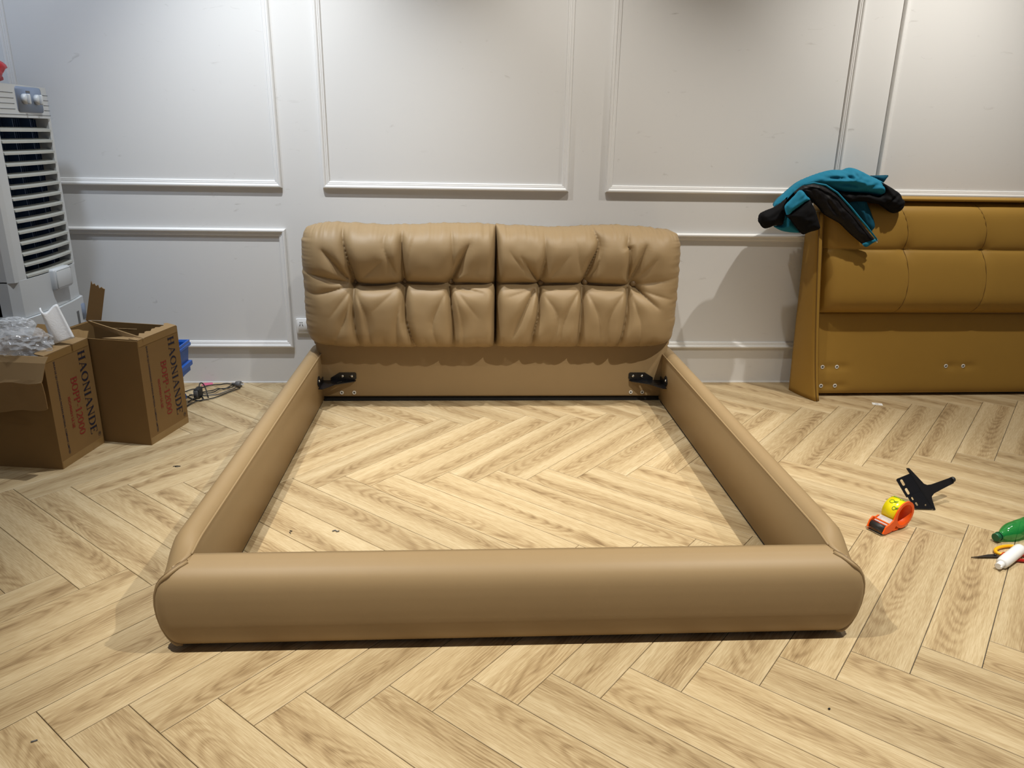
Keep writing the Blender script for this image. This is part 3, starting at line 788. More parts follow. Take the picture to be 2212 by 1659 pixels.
CABLES = [[(-1.4408, -0.0604), (-1.4882, -0.0326), (-1.5337, -0.0443), (-1.5849, -0.0755), (-1.6396, -0.1291), (-1.6665, -0.1554), (-1.6877, -0.1628)],
  [(-1.4483, -0.0682), (-1.4726, -0.1261), (-1.5075, -0.1297), (-1.5353, -0.1561), (-1.5792, -0.1968), (-1.6152, -0.2367), (-1.6286, -0.2725), (-1.642, -0.2936)],
  [(-1.4323, -0.1071), (-1.4932, -0.1374), (-1.5117, -0.1935), (-1.565, -0.2116), (-1.5942, -0.2296), (-1.6244, -0.2439)],
  [(-1.4248, -0.0994), (-1.4494, -0.164), (-1.4931, -0.2156), (-1.5344, -0.2336), (-1.5696, -0.2261), (-1.6035, -0.2368)],
  [(-1.3948, -0.1111), (-1.4491, -0.2049), (-1.4868, -0.2734), (-1.5335, -0.3084), (-1.5611, -0.3291), (-1.5857, -0.4037)],
  [(-1.5602, -0.2262), (-1.5843, -0.294), (-1.594, -0.345)],
  [(-1.6747, -0.1999), (-1.6006, -0.2798), (-1.5519, -0.3083), (-1.5381, -0.2873), (-1.5684, -0.2298), (-1.6187, -0.1631)]]
JK_BACK = [(1.4671, 1.0287), (1.4888, 1.0673), (1.5158, 1.093), (1.5494, 1.126), (1.5904, 1.1589), (1.6581, 1.1903), (1.7415, 1.2166), (1.8171, 1.2195), (1.8401, 1.2305), (1.885, 1.2241), (1.9591, 1.193), (2.0002, 1.1775), (2.0344, 1.1581), (2.048, 1.1257), (2.0506, 1.1003), (2.0355, 1.0873), (1.9525, 1.0971), (1.8519, 1.0994), (1.8056, 1.1006), (1.7524, 1.1216), (1.6924, 1.1388), (1.6467, 1.1382), (1.5955, 1.123), (1.5539, 1.0935), (1.524, 1.0605), (1.4898, 1.0309)]
JK_RSLEEVE = [(2.0001, 1.1628), (2.0453, 1.1438), (2.079, 1.1263), (2.1135, 1.1053), (2.1252, 1.0838), (2.1433, 1.0695), (2.1417, 1.0368), (2.1298, 1.0184), (2.1012, 1.0064), (2.0689, 1.014), (2.0343, 1.0355), (2.0005, 1.0532), (1.9616, 1.0563), (1.9299, 1.0631), (1.869, 1.0623), (1.8321, 1.0546), (1.7982, 1.0758), (1.7655, 1.1148), (1.8228, 1.112), (1.9225, 1.1062), (2.0049, 1.093), (2.0195, 1.1076), (2.0169, 1.1326)]
JK_INNER = [(1.8359, 1.0598), (1.8871, 1.075), (1.9394, 1.0829), (1.9559, 1.0541), (1.9827, 1.0105), (2.0104, 0.963), (2.0182, 0.9297), (2.0097, 0.8998), (2.0046, 0.8848), (1.9586, 0.9253), (1.9118, 0.9729), (1.8642, 1.0274)]
JK_LINING = [(1.5362, 1.1024), (1.569, 1.1348), (1.6043, 1.1494), (1.6416, 1.1499), (1.6961, 1.1366), (1.7579, 1.1019), (1.8013, 1.0667), (1.8462, 1.0241), (1.8965, 0.9739), (1.9422, 0.9304), (1.9793, 0.894), (2.0028, 0.8701), (1.9703, 0.8568), (1.9455, 0.8435), (1.9285, 0.8526), (1.8628, 0.9001), (1.8318, 0.9255), (1.8009, 0.9508), (1.7676, 0.9687), (1.7306, 0.9864), (1.7013, 1.0042), (1.6742, 1.0327), (1.6484, 1.054), (1.627, 1.0716), (1.5906, 1.089), (1.5666, 1.0993)]
JK_HEM = [(1.9297, 0.8533), (1.965, 0.8722), (1.991, 0.8781), (2.0045, 0.8671), (1.9837, 0.8539), (1.9521, 0.8349)]
JK_LSL_TEAL = [(1.4837, 1.0402), (1.4994, 1.0617), (1.5252, 1.0904), (1.5507, 1.1207), (1.5742, 1.1122), (1.5921, 1.0913), (1.613, 1.0756), (1.582, 1.0575), (1.5485, 1.0303), (1.5216, 1.0086), (1.5054, 0.9904), (1.4913, 1.0118)]
JK_LSL_BLACK = [(1.4988, 0.995), (1.5168, 1.013), (1.5431, 1.0383), (1.5771, 1.0618), (1.6066, 1.0764), (1.6273, 1.05), (1.6464, 1.0218), (1.666, 0.979), (1.6843, 0.9323), (1.6655, 0.9194), (1.6437, 0.9137), (1.6221, 0.9062), (1.6008, 0.8969), (1.5759, 0.913), (1.5583, 0.9309), (1.5407, 0.9488), (1.5209, 0.9701)]
JK_HOOD = [(1.3831, 0.9988), (1.4114, 1.0136), (1.4471, 1.0285), (1.4819, 1.0505), (1.5151, 1.0832), (1.5078, 1.0545), (1.5018, 1.0292), (1.5133, 0.9859), (1.5111, 0.9604), (1.5029, 0.9366), (1.4668, 0.9362), (1.4417, 0.9249), (1.4158, 0.9191), (1.3976, 0.9281), (1.3842, 0.9444), (1.3752, 0.9588), (1.3759, 0.9806)]
JK_BELOW = [(1.4678, 0.9308), (1.5087, 0.9386), (1.5173, 0.9735), (1.5225, 0.9918), (1.5521, 0.9703), (1.5839, 0.934), (1.6113, 0.9029), (1.6274, 0.8975), (1.5852, 0.8971), (1.5464, 0.9004), (1.5069, 0.9092)]
JK_COLLAR = [(1.9835, 1.1885), (2.0295, 1.1928), (2.0859, 1.1937), (2.0791, 1.1771), (2.0635, 1.155), (2.0333, 1.171)]
ZIP = [(1.5749, 1.1465), (1.6217, 1.157), (1.6867, 1.1464), (1.7523, 1.1102), (1.8358, 1.0363), (1.8858, 0.9864), (1.9312, 0.9433), (1.9971, 0.8734)]
jk = thing('jacket', 'teal and black winter jacket draped over corner of the mustard headboard', 'jacket', (1.78, -.17, .86))
def jf(pts, dp, wd): return ([(1.4671+(u-270)*.000379+(v-625)*.0000494, 1.0287+(625-v)*.000371+(u-270)*3.3e-6) for u, v in pts], dp, wd)
JF = [jf([(560, 370), (700, 300), (830, 262), (1000, 235), (1260, 222)], 0.0165, .007), jf([(830, 195), (950, 215), (1080, 222)], 0.0121, .006), jf([(930, 320), (1080, 296), (1250, 300), (1420, 335)], 0.0154, .008),
      jf([(1060, 140), (1190, 165), (1280, 220)], 0.0143, .006), jf([(1322, 90), (1350, 190)], 0.0143, .006), jf([(1380, 372), (1520, 405), (1640, 420)], 0.0099, .007), jf([(380, 500), (480, 430), (620, 345)], 0.0132, .007),
      jf([(1560, 345), (1680, 300), (1790, 330)], 0.0088, .008), jf([(1450, 190), (1600, 215), (1720, 260)], 0.0110, .007), jf([(980, 350), (1120, 380), (1260, 410)], 0.0110, .006), jf([(700, 240), (860, 180)], 0.0077, .008)]
bk = puff(JK_BACK, -.165, .085, .10, .075, (.014, 22, R(18), 1.3), folds=JF).build('body', TEAL, jk)
JI = [jf([q_], 0, 0)[0][0] for q_ in ((385, 600), (500, 440), (760, 330), (1000, 330), (1300, 450), (1320, 590), (1150, 560), (1000, 500), (820, 560), (700, 640), (560, 800), (430, 820), (370, 720))]
puff(JI, -.185, .012, .02, .03, (.006, 30, R(20), 4.4)).build('inner_lining', LINING, jk, label='black inner lining')
puff(JK_COLLAR, -.12, .012, .012, .02, (.003, 30, R(10), 2.3)).build('collar', TEAL_D, jk, label='dark teal collar tip')
sl = puff(JK_RSLEEVE, -.215, .040, .055, .060, (.012, 26, R(-30), 5.3), folds=[jf([(1790, 560), (1900, 470), (1990, 410)], .010, .007), jf([(1850, 640), (1960, 600), (2070, 560)], .008, .006), jf([(1300, 480), (1500, 500), (1750, 520)], .010, .007)]).build('sleeve', BLACKC, jk, label='black sleeve')
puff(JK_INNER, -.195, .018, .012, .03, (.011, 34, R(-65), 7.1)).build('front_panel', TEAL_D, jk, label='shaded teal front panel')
ln = puff(JK_LINING, -.240, .024, .020, .045, (.013, 38, R(-50), 9.7), ky=.06).build('lining', LINING, jk, label='black quilted lining')
puff(JK_HEM, -.252, .008, .008, .015, None, ky=.06).build('hem', TEAL, ln)
zp = [(x, -.268+.06*(z-1.0)-.004, z) for x, z in ZIP]
MB().tube(zp, .0045, 6).build('zip', TEAL, jk, label='teal zip edge')
q = Vector(zp[-1]); MB().rbox(q.x-.004, q.x+.004, q.y-.004, q.y+.003, q.z-.014, q.z+.006, .002, 1).build('zip_pull', CHROME, jk)
s2 = puff(JK_LSL_TEAL, -.268, .036, .03, .04, (.017, 30, R(40), 11.3)).build('sleeve', TEAL, jk)
puff(JK_LSL_BLACK, -.272, .036, .045, .055, (.008, 30, R(20), 13.3), folds=[jf([(640, 930), (780, 900), (910, 850)], .008, .005), jf([(660, 960), (800, 940), (920, 900)], .008, .005)]).build('cuff', BLACKC, s2, label='black cuff')
puff(JK_HOOD, -.215, .034, .05, .05, (.010, 28, R(30), 15.3)).build('pocket_side', BLACKC, jk, label='black lower side')
puff(JK_BELOW, -.195, .030, .02, .04, (.007, 32, R(20), 17.3)).build('lower_back', TEAL, jk)

# ------------------------------------------------------------------ air cooler by the left wall
ac = thing('air_cooler', 'tall white evaporative air cooler with louvred grille by the side wall', 'air cooler', (-2.33, -.50, 0))
YN, YFAR, XF, XB = -.775, -.225, -2.105, -2.565
def plan(y0, y1, xb, xf, bul, n_=18, rc=.03):
    pts = [(xb, y0), (xb, y1)]
    for k in range(n_+1):
        t = k/n_; y = y1+(y0-y1)*t; c = min(t, 1-t)*abs(y1-y0)
        r_ = rc*(1-math.sqrt(max(0, 1-(1-min(1, c/rc))**2)))
        pts.append((xf+bul*math.sin(math.pi*t)-r_, y))
    return pts
BULGE = .022
body = MB().prism(plan(YN, YFAR, XB, XF-.075, 0, 4, .001), .56, 1.525)
body.prism(plan(YN, YFAR, XB+.02, XF, BULGE), 1.395, 1.530)           # top housing
body.prism(plan(YN, YFAR, XB+.02, XF, BULGE), .55, .715)              # apron
body.prism([(XF-.08, YN), (XF-.03, YN), (XF-.004, YN+.012), (XF+.004, YN+.035), (XF+.008, YN+.085), (XF-.02, YN+.092), (XF-.08, YN+.092)], .71, 1.40)
body.prism([(XF-.08, YFAR-.036), (XF-.004, YFAR-.036), (XF, YFAR-.02), (XF-.012, YFAR), (XF-.08, YFAR)], .71, 1.40)
body.build('housing', PLASTIC_W, ac)
def xfr(y):     # front x at y
    t = (y-YFAR)/(YN-YFAR); return XF+BULGE*math.sin(math.pi*max(0, min(1, t)))
for z in (1.408, 1.430, 1.452, 1.474, 1.496):  # grey strips laid on the front, the grooves' shade put into their colour
    ys_ = [YFAR-.02+(YN-YFAR+.04)*k/16 for k in range(17)]
    if z > 1.42:
        for seg_ in ([y for y in ys_ if y > -.31], [y for y in ys_ if y < -.56]):
            MB().tube([(xfr(y)+.0002, y, z) for y in seg_], .0016, 4).build('groove_shade', GROOVE, ac)
    else: MB().tube([(xfr(y)+.0002, y, z) for y in ys_], .0016, 4).build('groove_shade', GROOVE, ac)
GY0, GY1 = YN+.092, YFAR-.036
MB().box(XF-.074, XF-.070, GY0, GY1, .715, 1.395).build('grille_back', INTERIOR, ac)
mbf = MB()
for k in range(1, 24):
    y = GY0+(GY1-GY0)*k/24
    f_ = MB().box(XF-.070, XF-.052, y-.0016, y+.0016, .72, 1.39)
    mbf.v += []; f_.build('fin', FIN, ac)
for t in (1/3, 2/3):
    y = GY0+(GY1-GY0)*t; MB().box(XF-.070, XF-.012, y-.002, y+.002, .72, 1.39).build('divider', FIN, ac)
for k in range(14):
    z = 1.352-.0475*k
    vs = []; fs = []
    for i in range(15):
        y = GY0+(GY1-GY0)*i/14
        xo = xfr(y)-.002
        for (dx, dz) in ((0, 0), (0, -.009), (-.032, .006), (-.032, .010)):
            vs.append((xo+dx, y, z+dz-.006))
    for i in range(14):
        for j in range(4): fs.append((i*4+j, i*4+(j+1) % 4, (i+1)*4+(j+1) % 4, (i+1)*4+j))
    fs += [(0, 1, 2, 3), (56, 59, 58, 57)]
    MB().add(vs, fs, False).build('louver', GREYW, ac)
# control panel
def panel_at(y0, y1, z0, z1, x, d, m, name, parent, r=.012, label=None):
    return MB().rbox(x-.01, x+d, y0, y1, z0, z1, r, 3, axis=0).build(name, m, parent, label=label)
cp_ = panel_at(-.545, -.340, 1.418, 1.524, xfr(-.45), .003, PLASTIC_G, 'control_panel', ac, .014)
for y in (-.492, -.392):
    kx = xfr(-.45)+.003
    kn = MB().lathe([(.022, 0), (.022, .012), (.018, .018), (.0001, .019)], 20, Matrix.Translation((kx, y, 1.473)) @ Matrix.Rotation(R(90), 4, 'Y')).build('knob', PLASTIC_W, cp_)
    MB().rbox(kx+.016, kx+.030, y-.006, y+.006, 1.452, 1.494, .004, 2).build('grip', PLASTIC_W, kn)
MB().box(xfr(-.45)+.002, xfr(-.45)+.0042, -.466, -.434, 1.500, 1.508).build('name_plate', RUBBER_G, cp_)
wb = MB().rbox(XF-.02, XF+.045, -.525, -.375, .628, .728, .010, 2).build('water_inlet', PLASTIC_W, ac)
MB().rbox(XF+.043, XF+.049, -.517, -.383, .636, .720, .006, 2).build('inlet_lid', PLASTIC_W, wb)
base = MB().prism(plan(YN-.02, YFAR+.01, XB, XF+.010, .03), .04, .548).build('water_tank', PLASTIC_W, ac)
for y in (YN+.04, YFAR-.04):
    for x in (XB+.05, XF-.06): MB().lathe([(.03, 0), (.03, .04)], 14, Matrix.Translation((x, y, 0))).build('castor', RUBBER, base)
for (y0, y1, z0, z1) in ((-.325, -.252, .435, .515), (-.320, -.252, .310, .420), (-.56, -.46, .40, .48)):
    MB().rbox(XF+.006, XF+.0285 if y0 < -.4 else XF+.0225, y0, y1, z0, z1, .012, 3, axis=0).build('recess_panel', GROOVE if y0 < -.4 else PLASTIC_G, base)
st = MB().box(XF+.02, XF+.0315, -.405, -.355, .425, .480).build('sticker', PAPER, base)
MB().box(XF+.02, XF+.0322, -.362, -.340, .420, .492).build('sticker_stripe', RUBBER_G, st)
MB().box(XF+.02, XF+.0322, -.405, -.355, .422, .428).build('sticker_edge', RED, st)
for i in range(3): MB().box(XF+.02, XF+.0322, -.398, -.370, .438+.013*i, .443+.013*i).build('sticker_text', RUBBER_G, st)
# red bag on top of the cooler
bm = bmesh.new(); bmesh.ops.create_icosphere(bm, subdivisions=4, radius=1)
for v in bm.verts:
    n_ = noise.noise(v.co*2.3)*.22+noise.noise(v.co*6)*.08
    v.co = v.co*(1+n_); v.co.x *= .13; v.co.y *= .11; v.co.z = max(v.co.z*.075, -.052)
mbr = MB().add([(v.co.x-2.215, v.co.y-.62, v.co.z+1.5825) for v in bm.verts], [tuple(v.index for v in f.verts) for f in bm.faces], True); bm.free()
mbr.build('red_bag', REDBAG, label='crumpled red bag lying on top of the air cooler', cat='bag', origin=(-2.215, -.62, 1.53))

# ------------------------------------------------------------------ cartons with printing
def stroke(pts, ws):
    """flat ribbon with varying width -> quads"""
    vs = []; fs = []; n_ = len(pts)
    for i in range(n_):
        a = Vector(pts[max(i-1, 0)]); b = Vector(pts[min(i+1, n_-1)]); t = (b-a).normalized(); nn = Vector((-t.y, t.x)); w_ = ws[i] if isinstance(ws, list) else ws
        p_ = Vector(pts[i]); vs += [tuple(p_+nn*w_/2), tuple(p_-nn*w_/2)]
    for i in range(n_-1): fs.append((2*i, 2*i+1, 2*i+3, 2*i+2))
    return vs, fs
def arc(cx, cy, rx, ry, a0, a1, n_=18): return [(cx+rx*math.cos(R(a0+(a1-a0)*k/n_)), cy+ry*math.sin(R(a0+(a1-a0)*k/n_))) for k in range(n_+1)]
def bw(n_, thin, thick, ph=0): return [thin+(thick-thin)*abs(math.cos(math.pi*2*k/n_+ph)) for k in range(n_+1)]
TK, TN = .17, .055
def bar(x0, x1, y0, y1): return ([(x0, y0), (x1, y0), (x1, y1), (x0, y1)], [(0, 1, 2, 3)])
def stem(x, top=1.0, bot=0.0): return [bar(x-TK/2, x+TK/2, bot, top), bar(x-TK/2-.07, x+TK/2+.07, bot, bot+.045), bar(x-TK/2-.07, x+TK/2+.07, top-.045, top)]
def glyph(ch):
    if ch == 'H': return stem(.2)+stem(.7)+[bar(.2, .7, .48, .48+TN)], .95
    if ch == 'I': return stem(.2), .42
    if ch == 'A': return [stroke([(.12, 0), (.43, 1)], TN), stroke([(.43, 1), (.80, 0)], TK), bar(.22, .66, .32, .32+TN), bar(.02, .24, 0, .045), bar(.66, .94, 0, .045)], .95
    if ch == 'O': return [stroke(arc(.46, .5, .36, .45, 0, 360, 36), bw(36, TN, TK*1.05))], .95
    if ch == '0': return [stroke(arc(.36, .5, .25, .46, 0, 360, 36), bw(36, TN, TK*.95))], .74
    if ch == 'N': return [bar(.14, .14+TN, 0, 1), bar(.72, .72+TN, 0, 1), stroke([(.14, 1), (.76, .02)], TK), bar(.04, .28, 0, .045), bar(.02, .22, .955, 1), bar(.62, .86, .955, 1)], .92
    if ch == 'D': return stem(.2)+[stroke([(.2, .975)]+arc(.40, .5, .40, .475, 90, -90, 20)+[(.2, .025)], [TN]+[TN+(TK-TN)*math.sin(math.pi*k/20) for k in range(21)]+[TN])], .92
    if ch == 'E': return stem(.2)+[bar(.2, .72, 0, TN), bar(.2, .70, 1-TN, 1), bar(.2, .52, .49, .49+TN), bar(.67, .72, 0, .24), bar(.65, .70, .78, 1), bar(.49, .53, .40, .64)], .82
    if ch == 'P': return stem(.2)+[stroke([(.2, .975)]+arc(.38, .73, .30, .245, 90, -90, 16)+[(.2, .485)], [TN]+[TN+(TK-TN)*math.sin(math.pi*k/16) for k in range(17)]+[TN])], .78
    if ch == 'B': return stem(.2)+[stroke([(.2, .975)]+arc(.38, .745, .26, .23, 90, -90, 16)+[(.2, .515)], [TN]+[TN+(TK-TN)*math.sin(math.pi*k/16) for k in range(17)]+[TN]), stroke([(.2, .515)]+arc(.40, .27, .32, .245, 90, -90, 16)+[(.2, .025)], [TN]+[TN+(TK-TN)*math.sin(math.pi*k/16) for k in range(17)]+[TN])], .84
    if ch == '1': return [bar(.30, .30+TK, 0, 1), bar(.18, .58, 0, .045), stroke([(.14, .84), (.32, .96)], TN)], .66
    if ch == '2': return [stroke([(.12, .72)]+arc(.36, .72, .24, .25, 170, -30, 14)+[(.44, .40), (.14, .06)], [.08, .07]+[TN+(TK-TN)*max(0, math.sin(math.pi*(k-2)/14)) for k in range(14)]+[TK*.9, TN]), bar(.10, .62, 0, .10), bar(.58, .63, 0, .20)], .72
    if ch == '-': return [bar(.08, .36, .38, .47)], .44
    return [], .4
def serif_line(s_, length, height):
    tot = sum(glyph(c)[1] for c in s_); k = length/tot; x = 0; vs = []; fs = []
    for c in s_:
        g, adv = glyph(c)
        for v, f in g:
            n_ = len(vs); vs += [((x+p_[0])*k, p_[1]*height) for p_ in v]; fs += [tuple(i+n_ for i in q_) for q_ in f]
        x += adv
    return vs, fs
def sans_line(s_, length, height):
    v, f = flat_mesh(None, 0, text=s_, size=1.0)
    x0 = min(p_[0] for p_ in v); x1 = max(p_[0] for p_ in v); y0 = min(p_[1] for p_ in v); y1 = max(p_[1] for p_ in v)
    return [((p_[0]-x0)/(x1-x0)*length, (p_[1]-y0)/(y1-y0)*height) for p_ in v], f
PL1 = serif_line('HAONIANDE', .385, .046); PL2 = serif_line('BOPP-12000', .262, .040)
PL3 = sans_line('ISO9001\u8ba4\u8bc1', .140, .019); PL4 = sans_line('SHUN DE QU CHANGXIANG PACKING MATERIAL COMPANY LIMITED', .405, .0125)
PL5 = sans_line('R', .009, .010)
def carton(label, corner, ang, W_, H_, L_):
    m = Matrix.Translation((corner[0], corner[1], 0)) @ Matrix.Rotation(ang, 4, 'Z')
    t = thing('cardboard_box', label, 'box', group='printed shipping cartons beside the air cooler', mtx=m)
    T_ = .005
    def p(name, mb, mt, parent=None, **k): return mb.build(name, mt, parent or t, local=True, **k)
    p('bottom', MB().box(-L_+T_, -T_, T_, W_-T_, .002, .007), CARD)
    p('front_panel', MB().box(-L_, 0, 0, T_, 0, H_), CARD)
    p('back_panel', MB().box(-L_, 0, W_-T_, W_, 0, H_), CARD)
    p('end_panel', MB().box(-L_, -L_+T_, T_, W_-T_, 0, H_), CARD)
    side = p('printed_panel', MB().box(-T_, 0, T_, W_-T_, 0, H_), CARD)
    def put(name, pl, yb, ztop, mt):
        vs, fs = pl
        p(name, MB().add([(.0008, yb+v[1], ztop-v[0]) for v in vs], fs), mt, side)
    put('lettering', PL1, .72*W_, H_-.035, NAVY); put('lettering', PL2, .475*W_, H_-.130, RED)
    put('lettering', PL3, .345*W_, H_-.205, RED); put('lettering', PL4, .17*W_, H_-.035, NAVY)
    put('lettering', PL5, .90*W_, H_-.428, NAVY)
    ring = []
    for k in range(24):
        a = 2*math.pi*k/24
        for r_ in (.0085, .0098): ring.append((.0008, .915*W_+r_*math.cos(a), H_-.4325+r_*math.sin(a)))
    p('lettering', MB().add(ring, [(2*k, 2*k+1, (2*k+3) % 48, (2*k+2) % 48) for k in range(24)]), NAVY, side)
    p('tape', MB().box(.0, .0006, .004, W_-.004, .0, .032), TAPE, side); p('tape', MB().box(.0, .0006, .004, W_-.004, H_-.028, H_), TAPE, side)
    return t, p
def torn(pts0, pts1, n_=14, seed=0, amp=.008):
    """card flap between a straight hinge and a ragged free edge"""
    vs = []; rnd = random.Random(seed)
    for i in range(n_+1):
        t = i/n_; a = Vector(pts0[0]).lerp(Vector(pts0[1]), t); b = Vector(pts1[0]).lerp(Vector(pts1[1]), t)
        b = b+(b-a).normalized()*rnd.uniform(-amp, amp); vs += [a, b]
    nrm = (Vector(pts0[1])-Vector(pts0[0])).cross(Vector(pts1[0])-Vector(pts0[0])).normalized()*.004
    n2 = len(vs); al = [tuple(v) for v in vs]+[tuple(v+nrm) for v in vs]; fs = []
    for i in range(n_):
        fs += [(2*i, 2*i+1, 2*i+3, 2*i+2), (n2+2*i+2, n2+2*i+3, n2+2*i+1, n2+2*i), (2*i+1, n2+2*i+1, n2+2*i+3, 2*i+3), (2*i, 2*i+2, n2+2*i+2, n2+2*i)]
    fs += [(0, n2, n2+1, 1), (2*n_, 2*n_+1, n2+2*n_+1, n2+2*n_)]
    return MB().add(al, fs)
A1 = math.atan2(-.137, .99); A2 = math.atan2(-.223, .975)
b1, p1 = carton('printed cardboard carton full of plastic film with front flap hanging down', (-1.83, -1.153), A1, .292, .488, .36)
# hanging front flap, creased across the middle
prof = [(0, .492), (-.022, .470), (-.050, .405), (-.056, .392), (-.052, .382), (-.040, .330), (-.026, .262)]
vs = []; NXF = 12
for i in range(NXF+1):
    x = -.365+(.365+.026)*i/NXF
    for (y, z) in prof:
        k = (z-.262)/.23; zz = z+(1-k)*.030*(i/NXF-.5)+(.004*math.sin(x*40) if z < .40 else 0)
        vs.append((x-(.022*(1-k)**2 if i == NXF else 0), y*(1+.08*math.sin(x*14)), zz))
K_ = len(prof); fs = []
for i in range(NXF):
    for j in range(K_-1): fs.append((i*K_+j, i*K_+j+1, (i+1)*K_+j+1, (i+1)*K_+j))
n0 = len(vs); vs += [(x, y-.004, z) for x, y, z in vs]
fs += [tuple(n0+i for i in f[::-1]) for f in fs]
for j in range(K_-1):
    for i in (0, NXF): fs.append((i*K_+j, i*K_+j+1, n0+i*K_+j+1, n0+i*K_+j))
for i in range(NXF):
    for j in (0, K_-1): fs.append((i*K_+j, (i+1)*K_+j, n0+(i+1)*K_+j, n0+i*K_+j))
p1('flap', MB().add(vs, fs), CARD_IN, label='creased front flap hanging down')
p1('flap', torn(((0, .006, .488), (0, .286, .488)), ((-.055, .02, .492), (-.05, .27, .496)), 14, 3, .012), CARD_IN)
p1('flap', torn(((-.25, .290, .488), (0, .290, .488)), ((-.25, .335, .530), (-.02, .335, .505)), 10, 5, .010), CARD)
b2, p2 = carton('printed cardboard carton standing open and empty with one flap sticking up', (-1.567, -.901), A2, .295, .485, .44)
p2('flap', torn(((0, .006, .485), (0, .289, .485)), ((-.046, .01, .490), (-.040, .285, .494)), 20, 9, .010), CARD_IN)
p2('flap', torn(((-.17, .006, .486), (0, .006, .486)), ((-.10, .035, .489), (-.02, .055, .489)), 14, 11, .008), CARD_IN)
inv2 = ROOT[b2].inverted()
L2 = lambda *q_: tuple(inv2 @ Vector(q_))
p2('flap', torn((L2(-1.8173, -.80, .556), L2(-1.552, -.865, .490)), (L2(-1.79, -.80, .528), L2(-1.572, -.868, .474)), 12, 13, .003), CARD_IN)
p2('flap', torn((L2(-1.815, -.80, .557), L2(-1.757, -.785, .552)), (L2(-1.768, -.80, .725), L2(-1.722, -.785, .688)), 8, 15, .006), CARD_IN, label='brown flap standing upright')
p2('flap', torn((L2(-1.83, -.655, .487), L2(-1.68, -.69, .486)), (L2(-1.74, -.735, .505), L2(-1.64, -.72, .497)), 10, 17, .007), CARD_IN)
p2('flap', torn(((-.44, .01, .485), (-.44, .28, .485)), ((-.50, .03, .465), (-.50, .26, .462)), 10, 19, .006), CARD)
# contents of the full carton
def crumple(name, c, sx, sy, sz, seed, label, cat, m, zmin=None, sub=4):
    bm = bmesh.new(); bmesh.ops.create_icosphere(bm, subdivisions=sub, radius=1)
    for v in bm.verts:
        s_ = Vector((seed, seed*.7, -seed))
        n_ = noise.noise(v.co*1.7+s_)*.30+(1-abs(noise.noise(v.co*3.6+s_))*2.4)*.13+(1-abs(noise.noise(v.co*8+s_))*2.4)*.06
        v.co = v.co*(1+n_)
    vs = [(c[0]+v.co.x*sx, c[1]+v.co.y*sy, max(c[2]+v.co.z*sz, zmin if zmin else -9)) for v in bm.verts]
    o = MB().add(vs, [tuple(v.index for v in f.verts) for f in bm.faces], False).build(name, m, label=label, cat=cat, origin=c); bm.free(); return o
crumple('plastic_bag', (-1.965, -1.055, .520), .112, .080, .060, 2.1, 'crumpled clear plastic film heaped in the front carton', 'plastic bag', FILM)
crumple('plastic_bag', (-1.985, -1.02, .585), .060, .04, .034, 5.7, 'small puffed clear bag on top of the film heap', 'plastic bag', FILM, sub=4)
# foam sheet
vs = []; fs = []; NU, NV = 16, 12
A_, B_, C_, D_ = Vector((-1.8938, -1.0, .642)), Vector((-1.843, -.985, .650)), Vector((-1.790, -.985, .520)), Vector((-1.868, -1.0, .500))
for i in range(NU+1):
    u = i/NU
    for j in range(NV+1):
        v_ = j/NV
        q_ = A_.lerp(B_, v_).lerp(D_.lerp(C_, v_), u)
        q_ = q_+Vector((0, -.022*math.sin(math.pi*v_*1.6)*(1-u*.6), .012*math.cos(v_*7)*(1-u)))
        vs.append(q_)
for i in range(NU):
    for j in range(NV): fs.append((i*(NV+1)+j, i*(NV+1)+j+1, (i+1)*(NV+1)+j+1, (i+1)*(NV+1)+j))
n0 = len(vs); bd_ = [tuple(v+Vector((.002, .009, 0))) for v in vs]
al = [tuple(v) for v in vs]+bd_; f2 = fs+[tuple(n0+i for i in f[::-1]) for f in fs]
for i in range(NU):
    for j in (0, NV): a, b = i*(NV+1)+j, (i+1)*(NV+1)+j; f2.append((a, b, n0+b, n0+a))
for j in range(NV):
    for i in (0, NU): a, b = i*(NV+1)+j, i*(NV+1)+j+1; f2.append((a, b, n0+b, n0+a))
MB().add(al, f2, True).build('foam_sheet', FOAM, label='curled white foam sheet sticking out of the front carton', cat='foam sheet', origin=(-1.84, -.99, .50))

# ------------------------------------------------------------------ blue stacking bins behind the cartons
def bin_(label, x0, x1, y0, y1, z0, z1):
    t = thing('storage_bin', label, 'bin', ((x0+x1)/2, (y0+y1)/2, z0), group='blue stacking bins behind the cartons')
    h = z1-z0
    loops = [(.018, 0), (.012, .004), (.012, .03*h/.18), (.002, .036*h/.18), (.002, .060*h/.18), (.016, .066*h/.18), (.010, h-.034), (.0, h-.028), (0, h-.016), (.003, h-.014), (.003, h), (.010, h), (.016, h-.01), (.022, .012), ]
    vs = []; fs = []
    for ins, z in loops: vs += [(x0+ins, y0+ins, z0+z), (x1-ins, y0+ins, z0+z), (x1-ins, y1-ins, z0+z), (x0+ins, y1-ins, z0+z)]
    for i in range(len(loops)-1):
        for k in range(4): fs.append((i*4+k, i*4+(k+1) % 4, (i+1)*4+(k+1) % 4, (i+1)*4+k))
    fs += [(3, 2, 1, 0), tuple(len(vs)-4+k for k in range(4))]
    tub = MB().add(vs, fs).build('tub', BLUE, t)
    for z in (z0+.040*h/.18, z0+.054*h/.18): MB().box(x0+.03, x1-.001, y0-.001, y0+.003, z, z+.004).build('rib', BLUE, tub)
    MB().box(x1-.05, x1-.04, y0+.004, y0+.016, z0+.07*h/.18, z1-.034).build('rib', BLUE, tub)
bin_('lower blue plastic stacking bin carrying another, behind the open carton', -1.84, -1.590, -.495, -.365, 0.0, .186)
bin_('upper blue plastic stacking bin with open rim, behind the open carton', -1.85, -1.5416, -.505, -.357, .187, .350)

